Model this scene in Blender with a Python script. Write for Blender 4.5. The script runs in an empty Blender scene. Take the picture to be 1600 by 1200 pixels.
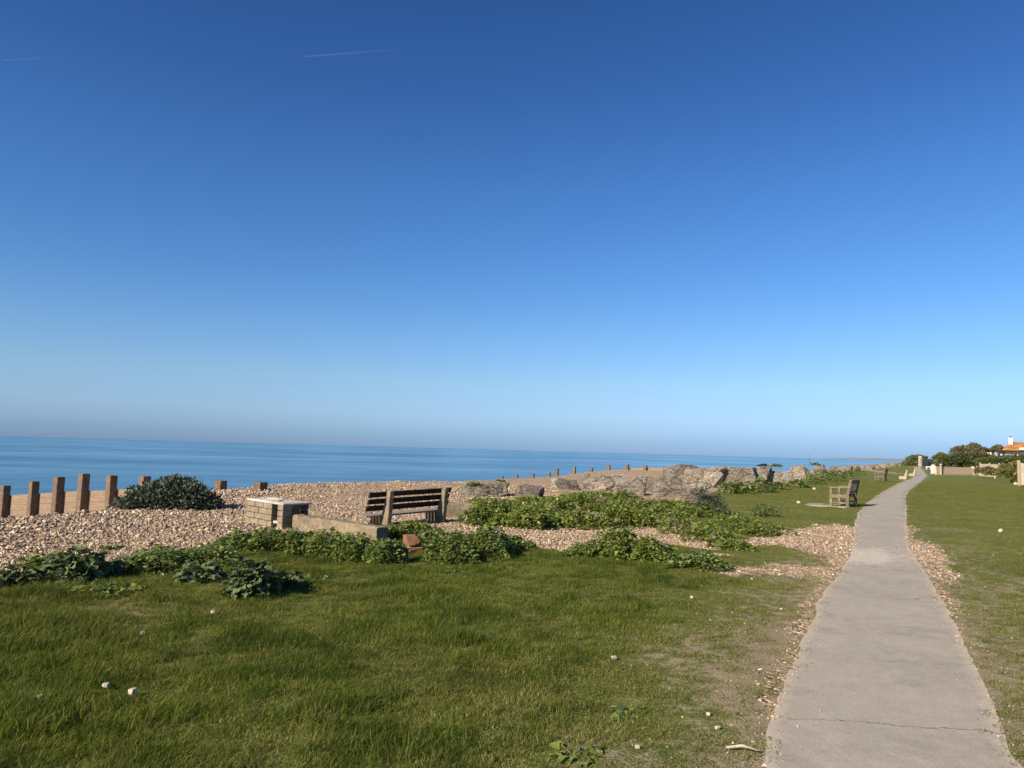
import bpy, math, random
import numpy as np
from mathutils import Vector, Matrix

random.seed(11)
rng = np.random.default_rng(11)
SC = bpy.context.scene
COL = SC.collection
PI = math.pi

# ------------------------------------------------------------------ camera
FPX, EYE = 1160.0, 1.65                      # focal length in photo pixels, eye height
PITCH, ROLL = math.atan2(103.0, FPX), math.radians(1.60)
_F = np.array([0, math.cos(PITCH), math.sin(PITCH)])
_U0 = np.array([0, -math.sin(PITCH), math.cos(PITCH)])
_R0 = np.array([1.0, 0, 0])
_R = math.cos(ROLL) * _R0 + math.sin(ROLL) * _U0
_U = math.cos(ROLL) * _U0 - math.sin(ROLL) * _R0
cam_d = bpy.data.cameras.new('camera')
cam = bpy.data.objects.new('camera', cam_d)
COL.objects.link(cam)
cam_d.sensor_width = 36.0
cam_d.lens = 36.0 * FPX / 1600.0
cam_d.clip_start, cam_d.clip_end = 0.1, 90000.0
M = Matrix.Identity(4)
for i in range(3):
    M[i][0], M[i][1], M[i][2] = _R[i], _U[i], -_F[i]
M[2][3] = EYE
cam.matrix_world = M
SC.camera = cam

# ------------------------------------------------------------------ sun, sky, exposure
SUN_AZ = math.atan2(-0.735, -0.68)            # clockwise from +Y
SUN_EL = math.radians(29.0)
sdir = Vector((math.sin(SUN_AZ) * math.cos(SUN_EL), math.cos(SUN_AZ) * math.cos(SUN_EL), math.sin(SUN_EL)))
sd = bpy.data.lights.new('sun', 'SUN')
sd.energy, sd.angle, sd.color = 4.6, math.radians(0.53), (1.0, 0.89, 0.74)
sun = bpy.data.objects.new('sun', sd)
sun.rotation_euler = sdir.to_track_quat('Z', 'Y').to_euler()
sun.location = (0, 0, 60)
COL.objects.link(sun)

W = bpy.data.worlds.new('World')
SC.world = W
W.use_nodes = True
wn, wl = W.node_tree.nodes, W.node_tree.links
wn.clear()
sky = wn.new('ShaderNodeTexSky')
sky.sky_type = 'NISHITA'
sky.sun_disc = False
sky.sun_elevation = SUN_EL
sky.sun_rotation = SUN_AZ
sky.altitude = 0
sky.air_density, sky.dust_density, sky.ozone_density = 1.0, 0.4, 3.0
grade = wn.new('ShaderNodeHueSaturation')
grade.inputs['Saturation'].default_value = 1.0
grade.inputs['Value'].default_value = 1.0
bg = wn.new('ShaderNodeBackground')
bg.inputs['Strength'].default_value = 0.10
wo = wn.new('ShaderNodeOutputWorld')
# air tint by height above the horizon: a deep polarised blue, a dull lilac band of sea haze at the bottom
tc = wn.new('ShaderNodeTexCoord')
sx = wn.new('ShaderNodeSeparateXYZ')
tint = wn.new('ShaderNodeValToRGB')
SKY_TINT = [(0.0, (.27, .43, .86)), (.8, (.275, .43, .82)), (2.6, (.395, .515, .79)), (5.1, (.455, .565, .725)), (8.1, (.41, .565, .75)), (12.5, (.325, .525, .755)),
            (19.6, (.262, .475, .725)), (26.3, (.208, .392, .655)), (32.4, (.176, .356, .60)), (60, (.20, .42, .67))]
while len(tint.color_ramp.elements) < len(SKY_TINT):
    tint.color_ramp.elements.new(.5)
for e_, (el_, c_) in zip(tint.color_ramp.elements, SKY_TINT):
    e_.position = math.sin(math.radians(el_))
    e_.color = (*c_, 1)
mulc = wn.new('ShaderNodeMix')
mulc.data_type, mulc.blend_type = 'RGBA', 'MULTIPLY'
mulc.inputs[0].default_value = 1.0
wl.new(tc.outputs['Generated'], sx.inputs[0])
wl.new(sx.outputs[2], tint.inputs['Fac'])
wl.new(sky.outputs[0], grade.inputs['Color'])
wl.new(grade.outputs[0], mulc.inputs[6])
wl.new(tint.outputs[0], mulc.inputs[7])
wl.new(mulc.outputs[2], bg.inputs['Color'])
wl.new(bg.outputs[0], wo.inputs['Surface'])

SC.view_settings.view_transform = 'Standard'
SC.view_settings.look = 'None'
SC.view_settings.gamma = 1.0
SC.view_settings.use_curve_mapping = False
SC.view_settings.exposure = 0.87
SC.render.engine = 'CYCLES'
SC.cycles.max_bounces = 6
SC.cycles.transparent_max_bounces = 12
SC.cycles.use_denoising = True


# ------------------------------------------------------------------ small numerics
def hash2(ix, iy, s):
    h = (ix.astype(np.int64) * 374761393 + iy.astype(np.int64) * 668265263 + s * 1442695041) & 0x7fffffff
    h = ((h ^ (h >> 13)) * 1274126177) & 0x7fffffff
    return ((h ^ (h >> 16)) & 0xffff) / 65535.0


def vnoise(x, y, s=0):
    x = np.asarray(x, float); y = np.asarray(y, float)
    ix, iy = np.floor(x), np.floor(y)
    fx, fy = x - ix, y - iy
    fx, fy = fx * fx * (3 - 2 * fx), fy * fy * (3 - 2 * fy)
    ix, iy = ix.astype(np.int64), iy.astype(np.int64)
    a, b = hash2(ix, iy, s), hash2(ix + 1, iy, s)
    c, d = hash2(ix, iy + 1, s), hash2(ix + 1, iy + 1, s)
    return (a * (1 - fx) + b * fx) * (1 - fy) + (c * (1 - fx) + d * fx) * fy


def fbm(x, y, s=0, o=4):
    t, a, n = 0.0, 0.5, 0.0
    for k in range(o):
        t = t + a * (vnoise(x * 2 ** k + 17.3 * k, y * 2 ** k - 9.1 * k, s + k) - 0.5) * 2
        n += a
        a *= 0.5
    return t / n


def sstep(a, b, v):
    t = np.clip((v - a) / (b - a), 0, 1)
    return t * t * (3 - 2 * t)


# ------------------------------------------------------------------ terrain height
CREST = np.array([(-15, -80), (-12.5, 0), (-10.3, 14), (-9.55, 16.3), (-9.25, 18.8), (-9.2, 22.4), (-8.4, 26), (-7, 29.5), (-5.3, 33), (-2.9, 37),
                  (0.5, 44), (6, 51), (12.5, 57), (19, 66), (28, 80), (38.5, 100), (50, 120), (70, 155), (140, 285), (700, 1300), (4000, 7000)], float)


def crest_dist(x, y):
    x = np.asarray(x, float); y = np.asarray(y, float)
    best = np.full(x.shape, 1e18); sgn = np.ones(x.shape)
    for (ax, ay), (bx, by) in zip(CREST[:-1], CREST[1:]):
        dx, dy = bx - ax, by - ay
        t = np.clip(((x - ax) * dx + (y - ay) * dy) / (dx * dx + dy * dy), 0, 1)
        d2 = (x - ax - t * dx) ** 2 + (y - ay - t * dy) ** 2
        side = np.where(dx * (y - ay) - dy * (x - ax) > 0, 1.0, -1.0)
        m = d2 < best
        best = np.where(m, d2, best); sgn = np.where(m, side, sgn)
    return np.sqrt(best) * sgn


def Hsmooth(x, y):
    x = np.asarray(x, float); y = np.asarray(y, float)
    d = crest_dist(x, y)
    z = 0.16 * np.exp(-(d / 3.2) ** 2) * sstep(19, 25, y) * (1 - sstep(28, 40, y))
    z = z + 0.55 * np.exp(-(((x - 8.6) ** 2 + (y - 49.5) ** 2) / 22.0))
    z = z + 0.8 * sstep(95, 172, y) * sstep(2, -6, d)
    s = np.maximum(0, d)
    return z - np.minimum(6.0, 0.33 * s + 0.10 * np.minimum(s, 1.5) ** 2)


def H(x, y):
    x = np.asarray(x, float); y = np.asarray(y, float)
    f = 1 - sstep(25, 60, np.hypot(x, y))
    dl, dr = path_edge_dist(x, y)
    f = f * (.12 + .88 * sstep(.15, 1.3, np.maximum(dl, dr)))
    z = Hsmooth(x, y)
    return z + f * (0.045 * fbm(x / 2.2, y / 2.2, 3, 3) + 0.030 * fbm(x / 0.6, y / 0.6, 8, 2))


def ray(px, py):
    return _F + (px - 800) / FPX * _R - (py - 600) / FPX * _U


def at_z(px, py, z):
    r = ray(px, py)
    t = (z - EYE) / r[2]
    return np.array([r[0] * t, r[1] * t])


def at_depth(px, py, Y):
    r = ray(px, py) * (Y / ray(px, py)[1])
    return np.array([r[0], r[1], EYE + r[2]])


def gnd(px, py):
    """where the sight line through a photo point first meets the smooth ground"""
    r = ray(px, py)
    t = np.concatenate([np.arange(2.5, 60, 0.04), np.arange(60, 420, 0.25)])
    x, y, z = r[0] * t, r[1] * t, EYE + r[2] * t
    hit = np.nonzero(z <= Hsmooth(x, y))[0]
    if len(hit) == 0:
        return np.array([x[-1], y[-1]])
    k = hit[0]
    return np.array([x[k], y[k]])


def wpoly(pts):
    return np.array([at_z(px, py, 0.0) for px, py in pts])


def inside(P, x, y):
    c = np.zeros(np.shape(x), bool)
    j = len(P) - 1
    for i in range(len(P)):
        xi, yi = P[i]; xj, yj = P[j]
        if yi != yj:
            c ^= ((yi > y) != (yj > y)) & (x < (xj - xi) * (y - yi) / (yj - yi) + xi)
        j = i
    return c


# ------------------------------------------------------------------ mesh helpers
def link(o, parent=None):
    COL.objects.link(o)
    if parent is not None:
        o.parent = parent
    return o


def tag(o, label=None, cat=None, group=None, kind=None):
    if label: o['label'] = label
    if cat: o['category'] = cat
    if group: o['group'] = group
    if kind: o['kind'] = kind
    return o


def thing(name, label, cat, loc=(0, 0, 0), rz=0.0, group=None):
    o = bpy.data.objects.new(name, None)
    o.empty_display_size = 0.2
    o.location = loc
    o.rotation_euler = (0, 0, rz)
    link(o)
    return tag(o, label, cat, group)


def mesh(name, V, F, mat=None, smooth=False):
    me = bpy.data.meshes.new(name)
    V = np.asarray(V, np.float32)
    if isinstance(F, np.ndarray):
        n, k = F.shape
        me.vertices.add(len(V)); me.vertices.foreach_set('co', V.ravel())
        me.loops.add(n * k); me.loops.foreach_set('vertex_index', F.astype(np.int32).ravel())
        me.polygons.add(n); me.polygons.foreach_set('loop_start', np.arange(0, n * k, k, dtype=np.int32))
        me.polygons.foreach_set('use_smooth', np.full(n, bool(smooth)))
        me.update(calc_edges=True)
    else:
        me.from_pydata([tuple(v) for v in V], [], [tuple(f) for f in F])
        if smooth: me.polygons.foreach_set('use_smooth', np.ones(len(me.polygons), bool))
        me.update()
    if mat: me.materials.append(mat)
    return me


def obj(name, V, F, mat=None, parent=None, smooth=False, loc=None, kind=None):
    o = bpy.data.objects.new(name, mesh(name, V, F, mat, smooth))
    link(o, parent)
    if loc is not None: o.location = loc
    if kind: o['kind'] = kind
    return o


def inst(name, me, parent=None, loc=(0, 0, 0), rot=(0, 0, 0), scl=(1, 1, 1)):
    o = bpy.data.objects.new(name, me)
    link(o, parent)
    o.location, o.rotation_euler, o.scale = loc, rot, scl
    return o


class MB:
    """collects pieces of one mesh"""
    def __init__(s): s.V, s.F = [], []

    def add(s, V, F):
        o = len(s.V)
        s.V += [tuple(v) for v in V]
        s.F += [tuple(i + o for i in f) for f in F]
        return s

    def box(s, c, d, R=None, jit=0.0, bev=0.0):
        """box with chamfered edges"""
        hx, hy, hz = d[0] / 2, d[1] / 2, d[2] / 2
        b = min(bev, hx * .9, hy * .9, hz * .9)
        pts, faces = [], []
        if b <= 0:
            pts = [(x * hx, y * hy, z * hz) for x in (-1, 1) for y in (-1, 1) for z in (-1, 1)]
            faces = [(0, 1, 3, 2), (4, 6, 7, 5), (0, 4, 5, 1), (2, 3, 7, 6), (0, 2, 6, 4), (1, 5, 7, 3)]
        else:
            idx = {}
            for x in (-1, 1):
                for y in (-1, 1):
                    for z in (-1, 1):
                        for ax in range(3):
                            p = [x * (hx - b), y * (hy - b), z * (hz - b)]
                            p[ax] = (x, y, z)[ax] * (hx, hy, hz)[ax]
                            idx[(x, y, z, ax)] = len(pts); pts.append(tuple(p))
            S = (-1, 1)
            for sg in S:
                faces.append([idx[(sg, a, c2, 0)] for a, c2 in ((-1, -1), (1, -1), (1, 1), (-1, 1))])
                faces.append([idx[(a, sg, c2, 1)] for a, c2 in ((-1, -1), (1, -1), (1, 1), (-1, 1))])
                faces.append([idx[(a, c2, sg, 2)] for a, c2 in ((-1, -1), (1, -1), (1, 1), (-1, 1))])
            for a in S:
                for c2 in S:
                    faces.append([idx[(a, c2, -1, 0)], idx[(a, c2, 1, 0)], idx[(a, c2, 1, 1)], idx[(a, c2, -1, 1)]])
                    faces.append([idx[(a, -1, c2, 0)], idx[(a, 1, c2, 0)], idx[(a, 1, c2, 2)], idx[(a, -1, c2, 2)]])
                    faces.append([idx[(-1, a, c2, 1)], idx[(1, a, c2, 1)], idx[(1, a, c2, 2)], idx[(-1, a, c2, 2)]])
                    for e in S:
                        faces.append([idx[(a, c2, e, 0)], idx[(a, c2, e, 1)], idx[(a, c2, e, 2)]])
        P = []
        for p in pts:
            v = Vector(p)
            if jit: v += Vector([random.uniform(-jit, jit) for _ in range(3)])
            if R is not None: v = R @ v
            P.append((v.x + c[0], v.y + c[1], v.z + c[2]))
        # orient outward
        F2 = []
        cen = Vector(c)
        for f in faces:
            a, b2, c3 = Vector(P[f[0]]), Vector(P[f[1]]), Vector(P[f[2]])
            nn = (b2 - a).cross(c3 - a)
            mid = sum((Vector(P[i]) for i in f), Vector()) / len(f)
            F2.append(tuple(f) if nn.dot(mid - cen) > 0 else tuple(reversed(f)))
        return s.add(P, F2)

    def prism(s, prof, x0, x1, ax='x'):
        """extrude a closed (u, v) profile from x0 to x1"""
        n = len(prof)
        V = []
        for xx in (x0, x1):
            for u, v in prof:
                V.append((xx, u, v) if ax == 'x' else (u, xx, v) if ax == 'y' else (u, v, xx))
        F = [tuple(range(n - 1, -1, -1)), tuple(range(n, 2 * n))]
        F += [(i, (i + 1) % n, n + (i + 1) % n, n + i) for i in range(n)]
        return s.add(V, F)

    def tube(s, pts, rad, k=6, cap=True):
        pts = [Vector(p) for p in pts]
        rads = rad if hasattr(rad, '__len__') else [rad] * len(pts)
        V, F = [], []
        for i, p in enumerate(pts):
            t = (pts[min(i + 1, len(pts) - 1)] - pts[max(i - 1, 0)]).normalized()
            u = t.cross(Vector((0.13, 0.31, 0.94)))
            if u.length < 1e-3: u = t.cross(Vector((1, 0, 0)))
            u.normalize(); w = t.cross(u)
            for j in range(k):
                a = 2 * PI * j / k
                V.append(p + (u * math.cos(a) + w * math.sin(a)) * rads[i])
        for i in range(len(pts) - 1):
            for j in range(k):
                F.append((i * k + j, i * k + (j + 1) % k, (i + 1) * k + (j + 1) % k, (i + 1) * k + j))
        if cap:
            F.append(tuple(range(k - 1, -1, -1)))
            F.append(tuple((len(pts) - 1) * k + j for j in range(k)))
        return s.add(V, F)

    def build(s, name, mat, parent=None, smooth=False, loc=None, kind=None):
        return obj(name, s.V, s.F, mat, parent, smooth, loc, kind)

    def mesh(s, name, mat, smooth=False):
        return mesh(name, s.V, s.F, mat, smooth)


def ico(sub):
    t = (1 + 5 ** .5) / 2
    V = [(-1, t, 0), (1, t, 0), (-1, -t, 0), (1, -t, 0), (0, -1, t), (0, 1, t), (0, -1, -t), (0, 1, -t), (t, 0, -1), (t, 0, 1), (-t, 0, -1), (-t, 0, 1)]
    V = [np.array(v) / np.linalg.norm(v) for v in V]
    F = [(0, 11, 5), (0, 5, 1), (0, 1, 7), (0, 7, 10), (0, 10, 11), (1, 5, 9), (5, 11, 4), (11, 10, 2), (10, 7, 6), (7, 1, 8),
         (3, 9, 4), (3, 4, 2), (3, 2, 6), (3, 6, 8), (3, 8, 9), (4, 9, 5), (2, 4, 11), (6, 2, 10), (8, 6, 7), (9, 8, 1)]
    for _ in range(sub):
        mid, F2 = {}, []
        def m(a, b):
            k = (min(a, b), max(a, b))
            if k not in mid:
                v = V[a] + V[b]
                mid[k] = len(V); V.append(v / np.linalg.norm(v))
            return mid[k]
        for a, b, c in F:
            ab, bc, ca = m(a, b), m(b, c), m(c, a)
            F2 += [(a, ab, ca), (b, bc, ab), (c, ca, bc), (ab, bc, ca)]
        F = F2
    return np.array(V), np.array(F)


ICO = {k: ico(k) for k in (1, 2, 3, 4)}


# ------------------------------------------------------------------ materials
def mat(name):
    m = bpy.data.materials.new(name)
    m.use_nodes = True
    nt = m.node_tree
    nt.nodes.clear()
    out = nt.nodes.new('ShaderNodeOutputMaterial')
    return m, nt, out


class NB:
    """terse node building"""
    def __init__(s, name):
        s.m, s.t, s.out = mat(name)
    def n(s, typ, **kw):
        nd = s.t.nodes.new(typ)
        for k, v in kw.items():
            if k.startswith('i_'):
                nd.inputs[k[2:].replace('_', ' ')].default_value = v
            else:
                setattr(nd, k, v)
        return nd
    def l(s, a, b):
        s.t.links.new(a, b)
    def noise(s, vec, scale, detail=4, rough=0.55, dist=0.0):
        nd = s.n('ShaderNodeTexNoise')
        nd.inputs['Scale'].default_value = scale; nd.inputs['Detail'].default_value = detail
        nd.inputs['Roughness'].default_value = rough; nd.inputs['Distortion'].default_value = dist
        if vec is not None: s.l(vec, nd.inputs['Vector'])
        return nd
    def ramp(s, fac, stops, interp='LINEAR'):
        nd = s.n('ShaderNodeValToRGB')
        cr = nd.color_ramp
        cr.interpolation = interp
        while len(cr.elements) < len(stops): cr.elements.new(0.5)
        for e, (p, c) in zip(cr.elements, stops):
            e.position = p
            e.color = (c[0], c[1], c[2], 1) if hasattr(c, '__len__') else (c, c, c, 1)
        s.l(fac, nd.inputs['Fac'])
        return nd.outputs['Color']
    def mix(s, fac, a, b, mode='MIX'):
        nd = s.n('ShaderNodeMix', data_type='RGBA', blend_type=mode)
        for sock, v in ((nd.inputs[0], fac), (nd.inputs[6], a), (nd.inputs[7], b)):
            if hasattr(v, 'is_output'): s.l(v, sock)
            elif hasattr(v, '__len__'): sock.default_value = (v[0], v[1], v[2], 1)
            else: sock.default_value = v
        return nd.outputs[2]
    def math(s, op, a, b=None, c=None, clamp=False):
        nd = s.n('ShaderNodeMath', operation=op, use_clamp=clamp)
        for i, v in enumerate((a, b, c)):
            if v is None: continue
            if hasattr(v, 'is_output'): s.l(v, nd.inputs[i])
            else: nd.inputs[i].default_value = v
        return nd.outputs[0]
    def bump(s, h, strength=0.5, dist=0.02, normal=None):
        nd = s.n('ShaderNodeBump')
        nd.inputs['Strength'].default_value = strength; nd.inputs['Distance'].default_value = dist
        s.l(h, nd.inputs['Height'])
        if normal is not None: s.l(normal, nd.inputs['Normal'])
        return nd.outputs['Normal']
    def pos(s):
        return s.n('ShaderNodeNewGeometry').outputs['Position']
    def objco(s):
        return s.n('ShaderNodeTexCoord').outputs['Object']
    def rnd(s):
        return s.n('ShaderNodeObjectInfo').outputs['Random']
    def done(s, col, rough=0.8, normal=None, spec=0.3):
        p = s.n('ShaderNodeBsdfPrincipled')
        if hasattr(col, 'is_output'): s.l(col, p.inputs['Base Color'])
        else: p.inputs['Base Color'].default_value = (col[0], col[1], col[2], 1)
        if hasattr(rough, 'is_output'): s.l(rough, p.inputs['Roughness'])
        else: p.inputs['Roughness'].default_value = rough
        p.inputs['Specular IOR Level'].default_value = spec
        if normal is not None: s.l(normal, p.inputs['Normal'])
        s.l(p.outputs[0], s.out.inputs['Surface'])
        return s.m
    def leaf(s, col, trans=0.25, rough=0.5, normal=None, spec=0.35, tint=(1.25, 1.15, 0.45)):
        p = s.n('ShaderNodeBsdfPrincipled')
        s.l(col, p.inputs['Base Color'])
        p.inputs['Roughness'].default_value = rough
        p.inputs['Specular IOR Level'].default_value = spec
        tr = s.n('ShaderNodeBsdfTranslucent')
        s.l(s.mix(1.0, col, tint, 'MULTIPLY'), tr.inputs['Color'])
        if normal is not None: s.l(normal, p.inputs['Normal'])
        mx = s.n('ShaderNodeMixShader'); mx.inputs[0].default_value = trans
        s.l(p.outputs[0], mx.inputs[1]); s.l(tr.outputs[0], mx.inputs[2])
        s.l(mx.outputs[0], s.out.inputs['Surface'])
        return s.m


MAT = {}
PEBBLE_STOPS = [(0.0, (.07, .047, .030)), (.18, (.16, .102, .056)), (.38, (.29, .188, .100)), (.55, (.41, .278, .148)), (.70, (.52, .368, .21)),
                (.8, (.22, .175, .135)), (.92, (.58, .44, .29)), (1.0, (.70, .60, .47))]
LAWN_G = ((.118, .134, .026), (.172, .180, .038), (.235, .215, .070))   # deep, mid, straw green


def make_ground():
    b = NB('ground_mat')
    p = b.pos()
    zone = b.n('ShaderNodeVertexColor', layer_name='zone')
    sep = b.n('ShaderNodeSeparateColor'); b.l(zone.outputs['Color'], sep.inputs[0])
    # turf
    n1 = b.noise(p, 0.55, 5, .6); n2 = b.noise(p, 7.0, 5, .7); n3 = b.noise(p, 0.13, 3, .5)
    n4 = b.noise(p, 45.0, 3, .7)
    g = b.mix(b.ramp(n1.outputs[0], [(.38, 0), (.62, 1)]), LAWN_G[0], LAWN_G[1])
    g = b.mix(b.math('MULTIPLY', b.ramp(n2.outputs[0], [(.48, 0), (.72, 1)]), .55), g, LAWN_G[2])
    g = b.mix(b.math('MULTIPLY', b.ramp(n3.outputs[0], [(.45, 0), (.65, 1)]), .35), g, (.14, .15, .036))
    g = b.mix(b.math('MULTIPLY', b.ramp(n4.outputs[0], [(.42, 0), (.65, 1)]), .45), g, (.045, .06, .015))
    # bare soil
    soil = b.mix(b.ramp(n2.outputs[0], [(.35, 0), (.65, 1)]), (.235, .185, .100), (.335, .268, .155))
    dryf = b.math('ADD', sep.outputs[1], b.math('MULTIPLY', b.math('SUBTRACT', n2.outputs[0], .5), 1.5))
    dry = b.ramp(dryf, [(.42, 0), (.66, 1)])
    g = b.mix(dry, g, soil)
    # shingle
    wv = b.n('ShaderNodeVectorMath', operation='ADD')
    wob = b.noise(p, 9.0, 2)
    sc = b.n('ShaderNodeVectorMath', operation='SCALE'); sc.inputs['Scale'].default_value = .05
    b.l(wob.outputs['Color'], sc.inputs[0]); b.l(p, wv.inputs[0]); b.l(sc.outputs[0], wv.inputs[1])
    vo = b.n('ShaderNodeTexVoronoi'); vo.inputs['Scale'].default_value = 21.0; b.l(wv.outputs[0], vo.inputs['Vector'])
    sepv = b.n('ShaderNodeSeparateColor'); b.l(vo.outputs['Color'], sepv.inputs[0])
    pc = b.ramp(sepv.outputs[0], PEBBLE_STOPS)
    nb = b.noise(p, .35, 3)
    pc = b.mix(b.ramp(nb.outputs[0], [(.35, 0), (.7, .35)]), pc, (.46, .32, .20))
    shf = b.math('ADD', sep.outputs[0], b.math('MULTIPLY', b.math('SUBTRACT', n2.outputs[0], .5), .7))
    sh = b.ramp(shf, [(.40, 0), (.58, 1)])
    col = b.mix(sh, g, pc)
    hs = b.math('MULTIPLY', b.math('SUBTRACT', 1.0, vo.outputs['Distance']), sh)
    hg = b.math('MULTIPLY', n4.outputs[0], b.math('SUBTRACT', 1.0, sh))
    nm = b.bump(b.math('ADD', b.math('MULTIPLY', hs, 1.4), b.math('MULTIPLY', hg, 1.6)), 1.0, .022)
    return b.done(col, .92, nm, .12)


def make_path():
    b = NB('path_mat')
    uv = b.n('ShaderNodeUVMap', uv_map='UVMap').outputs[0]
    su = b.n('ShaderNodeSeparateXYZ'); b.l(uv, su.inputs[0])
    u, v = su.outputs[0], su.outputs[1]
    p = b.pos()
    n1 = b.noise(p, .9, 5, .6); n2 = b.noise(p, 60, 3, .7); n3 = b.noise(p, 6, 5, .65); n5 = b.noise(p, 220, 2, .6)
    c = b.mix(b.ramp(n1.outputs[0], [(.35, 0), (.65, 1)]), (.318, .272, .210), (.388, .335, .258))
    c = b.mix(b.ramp(n3.outputs[0], [(.42, 0), (.68, .6)]), c, (.44, .388, .315))
    c = b.mix(b.ramp(b.noise(p, 1.7, 6, .72).outputs[0], [(.54, 0), (.66, .45)]), c, (.23, .197, .155))
    c = b.mix(b.ramp(b.noise(p, 14, 3, .6).outputs[0], [(.70, 0), (.74, .6)]), c, (.13, .11, .09))
    c = b.mix(b.ramp(n2.outputs[0], [(.35, .35), (.6, 0)]), c, (.19, .165, .135))
    c = b.mix(b.ramp(n5.outputs[0], [(.6, 0), (.72, .5)]), c, (.55, .50, .43))
    # sandy drift on both borders and at the shingle crossing
    edge = b.math('SUBTRACT', 1.0, b.math('MULTIPLY', b.math('MINIMUM', u, b.math('SUBTRACT', 1.0, u)), 9.0), clamp=True)
    ed = b.ramp(b.math('ADD', edge, b.math('SUBTRACT', n3.outputs[0], .5)), [(.35, 0), (.95, .8)])
    c = b.mix(ed, c, (.47, .385, .285))
    att = b.n('ShaderNodeVertexColor', layer_name='wear')
    sw = b.n('ShaderNodeSeparateColor'); b.l(att.outputs['Color'], sw.inputs[0])
    pale = b.ramp(b.math('ADD', sw.outputs[0], b.math('MULTIPLY', b.math('SUBTRACT', n3.outputs[0], .5), 1.2)), [(.4, 0), (.75, .62)])
    c = b.mix(pale, c, (.56, .485, .385))
    # transverse cracks and joints
    wig = b.noise(uv, 5.0, 4, .65)
    crack = None
    for v0, slope, amp, wd, ua, ub in ((5.02, -.30, .10, .007, 0, 1), (6.6, -.2, .10, .006, .5, 1), (9.3, .35, .2, .008, .25, .95), (10.2, .9, .3, .008, .5, .85),
                                       (12.6, .05, .08, .012, .2, 1), (14.6, .06, .06, .014, .1, .9), (7.9, 2.6, .3, .006, .42, .5), (19.5, .1, .1, .015, 0, 1),
                                       (24.0, .1, .1, .02, 0, 1)):
        e = b.math('ADD', b.math('SUBTRACT', v, v0), b.math('ADD', b.math('MULTIPLY', u, -slope), b.math('MULTIPLY', b.math('SUBTRACT', wig.outputs[0], .5), amp * 2.4)))
        k = b.math('LESS_THAN', b.math('ABSOLUTE', e), wd)
        k = b.math('MULTIPLY', k, b.math('MULTIPLY', b.math('GREATER_THAN', u, ua), b.math('LESS_THAN', u, ub)))
        crack = k if crack is None else b.math('MAXIMUM', crack, k)
    crack = b.math('MULTIPLY', crack, b.ramp(n3.outputs[0], [(.38, .15), (.5, 1)]))
    c = b.mix(b.math('MULTIPLY', crack, .75), c, (.10, .085, .065))
    h = b.math('SUBTRACT', b.math('ADD', b.math('MULTIPLY', n2.outputs[0], .5), b.math('MULTIPLY', n5.outputs[0], .4)), b.math('MULTIPLY', crack, 1.5))
    return b.done(c, .93, b.bump(h, .9, .008), .15)


def make_sea():
    b = NB('sea_mat')
    p = b.pos()
    mp = b.n('ShaderNodeMapping'); mp.inputs['Rotation'].default_value = (0, 0, math.radians(-62)); mp.inputs['Scale'].default_value = (1, 0.32, 1)
    b.l(p, mp.inputs['Vector'])
    v = mp.outputs[0]
    n1 = b.noise(v, .9, 5, .6, .3); n2 = b.noise(v, .10, 4, .55); n3 = b.noise(v, .012, 4, .6); n4 = b.noise(v, .0022, 3, .6)
    h = b.math('ADD', b.math('MULTIPLY', n1.outputs[0], .35), b.math('MULTIPLY', n2.outputs[0], 2.2))
    nm = b.bump(h, .55, .5)
    mq = b.n('ShaderNodeMapping'); mq.inputs['Rotation'].default_value = (0, 0, math.radians(-8)); mq.inputs['Scale'].default_value = (.22, 1, 1)
    b.l(p, mq.inputs['Vector'])
    n5 = b.noise(mq.outputs[0], .035, 5, .65, .4)
    slick = b.ramp(b.math('ADD', b.math('MULTIPLY', n3.outputs[0], .35), b.math('ADD', b.math('MULTIPLY', n4.outputs[0], .25), b.math('MULTIPLY', n5.outputs[0], .4))), [(.42, 0), (.57, 1)])
    col = b.mix(slick, (.022, .105, .18), (.05, .18, .28))
    rough = b.math('SUBTRACT', .27, b.math('MULTIPLY', slick, .09))
    return b.done(col, rough, nm, .5)


def make_pebble(name, bright=1.0):
    b = NB(name)
    r = b.rnd()
    c = b.ramp(r, [(p_, tuple(x * bright for x in c_)) for p_, c_ in PEBBLE_STOPS])
    n = b.noise(b.objco(), 60, 3)
    c = b.mix(b.ramp(n.outputs[0], [(.4, 0), (.7, .35)]), c, (.5, .42, .33))
    nb = b.noise(b.pos(), .8, 4, .6)
    c = b.mix(b.ramp(nb.outputs[0], [(.45, 0), (.68, .5)]), c, (.17, .135, .11))
    return b.done(c, .62, b.bump(n.outputs[0], .25, .004), .3)


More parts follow.
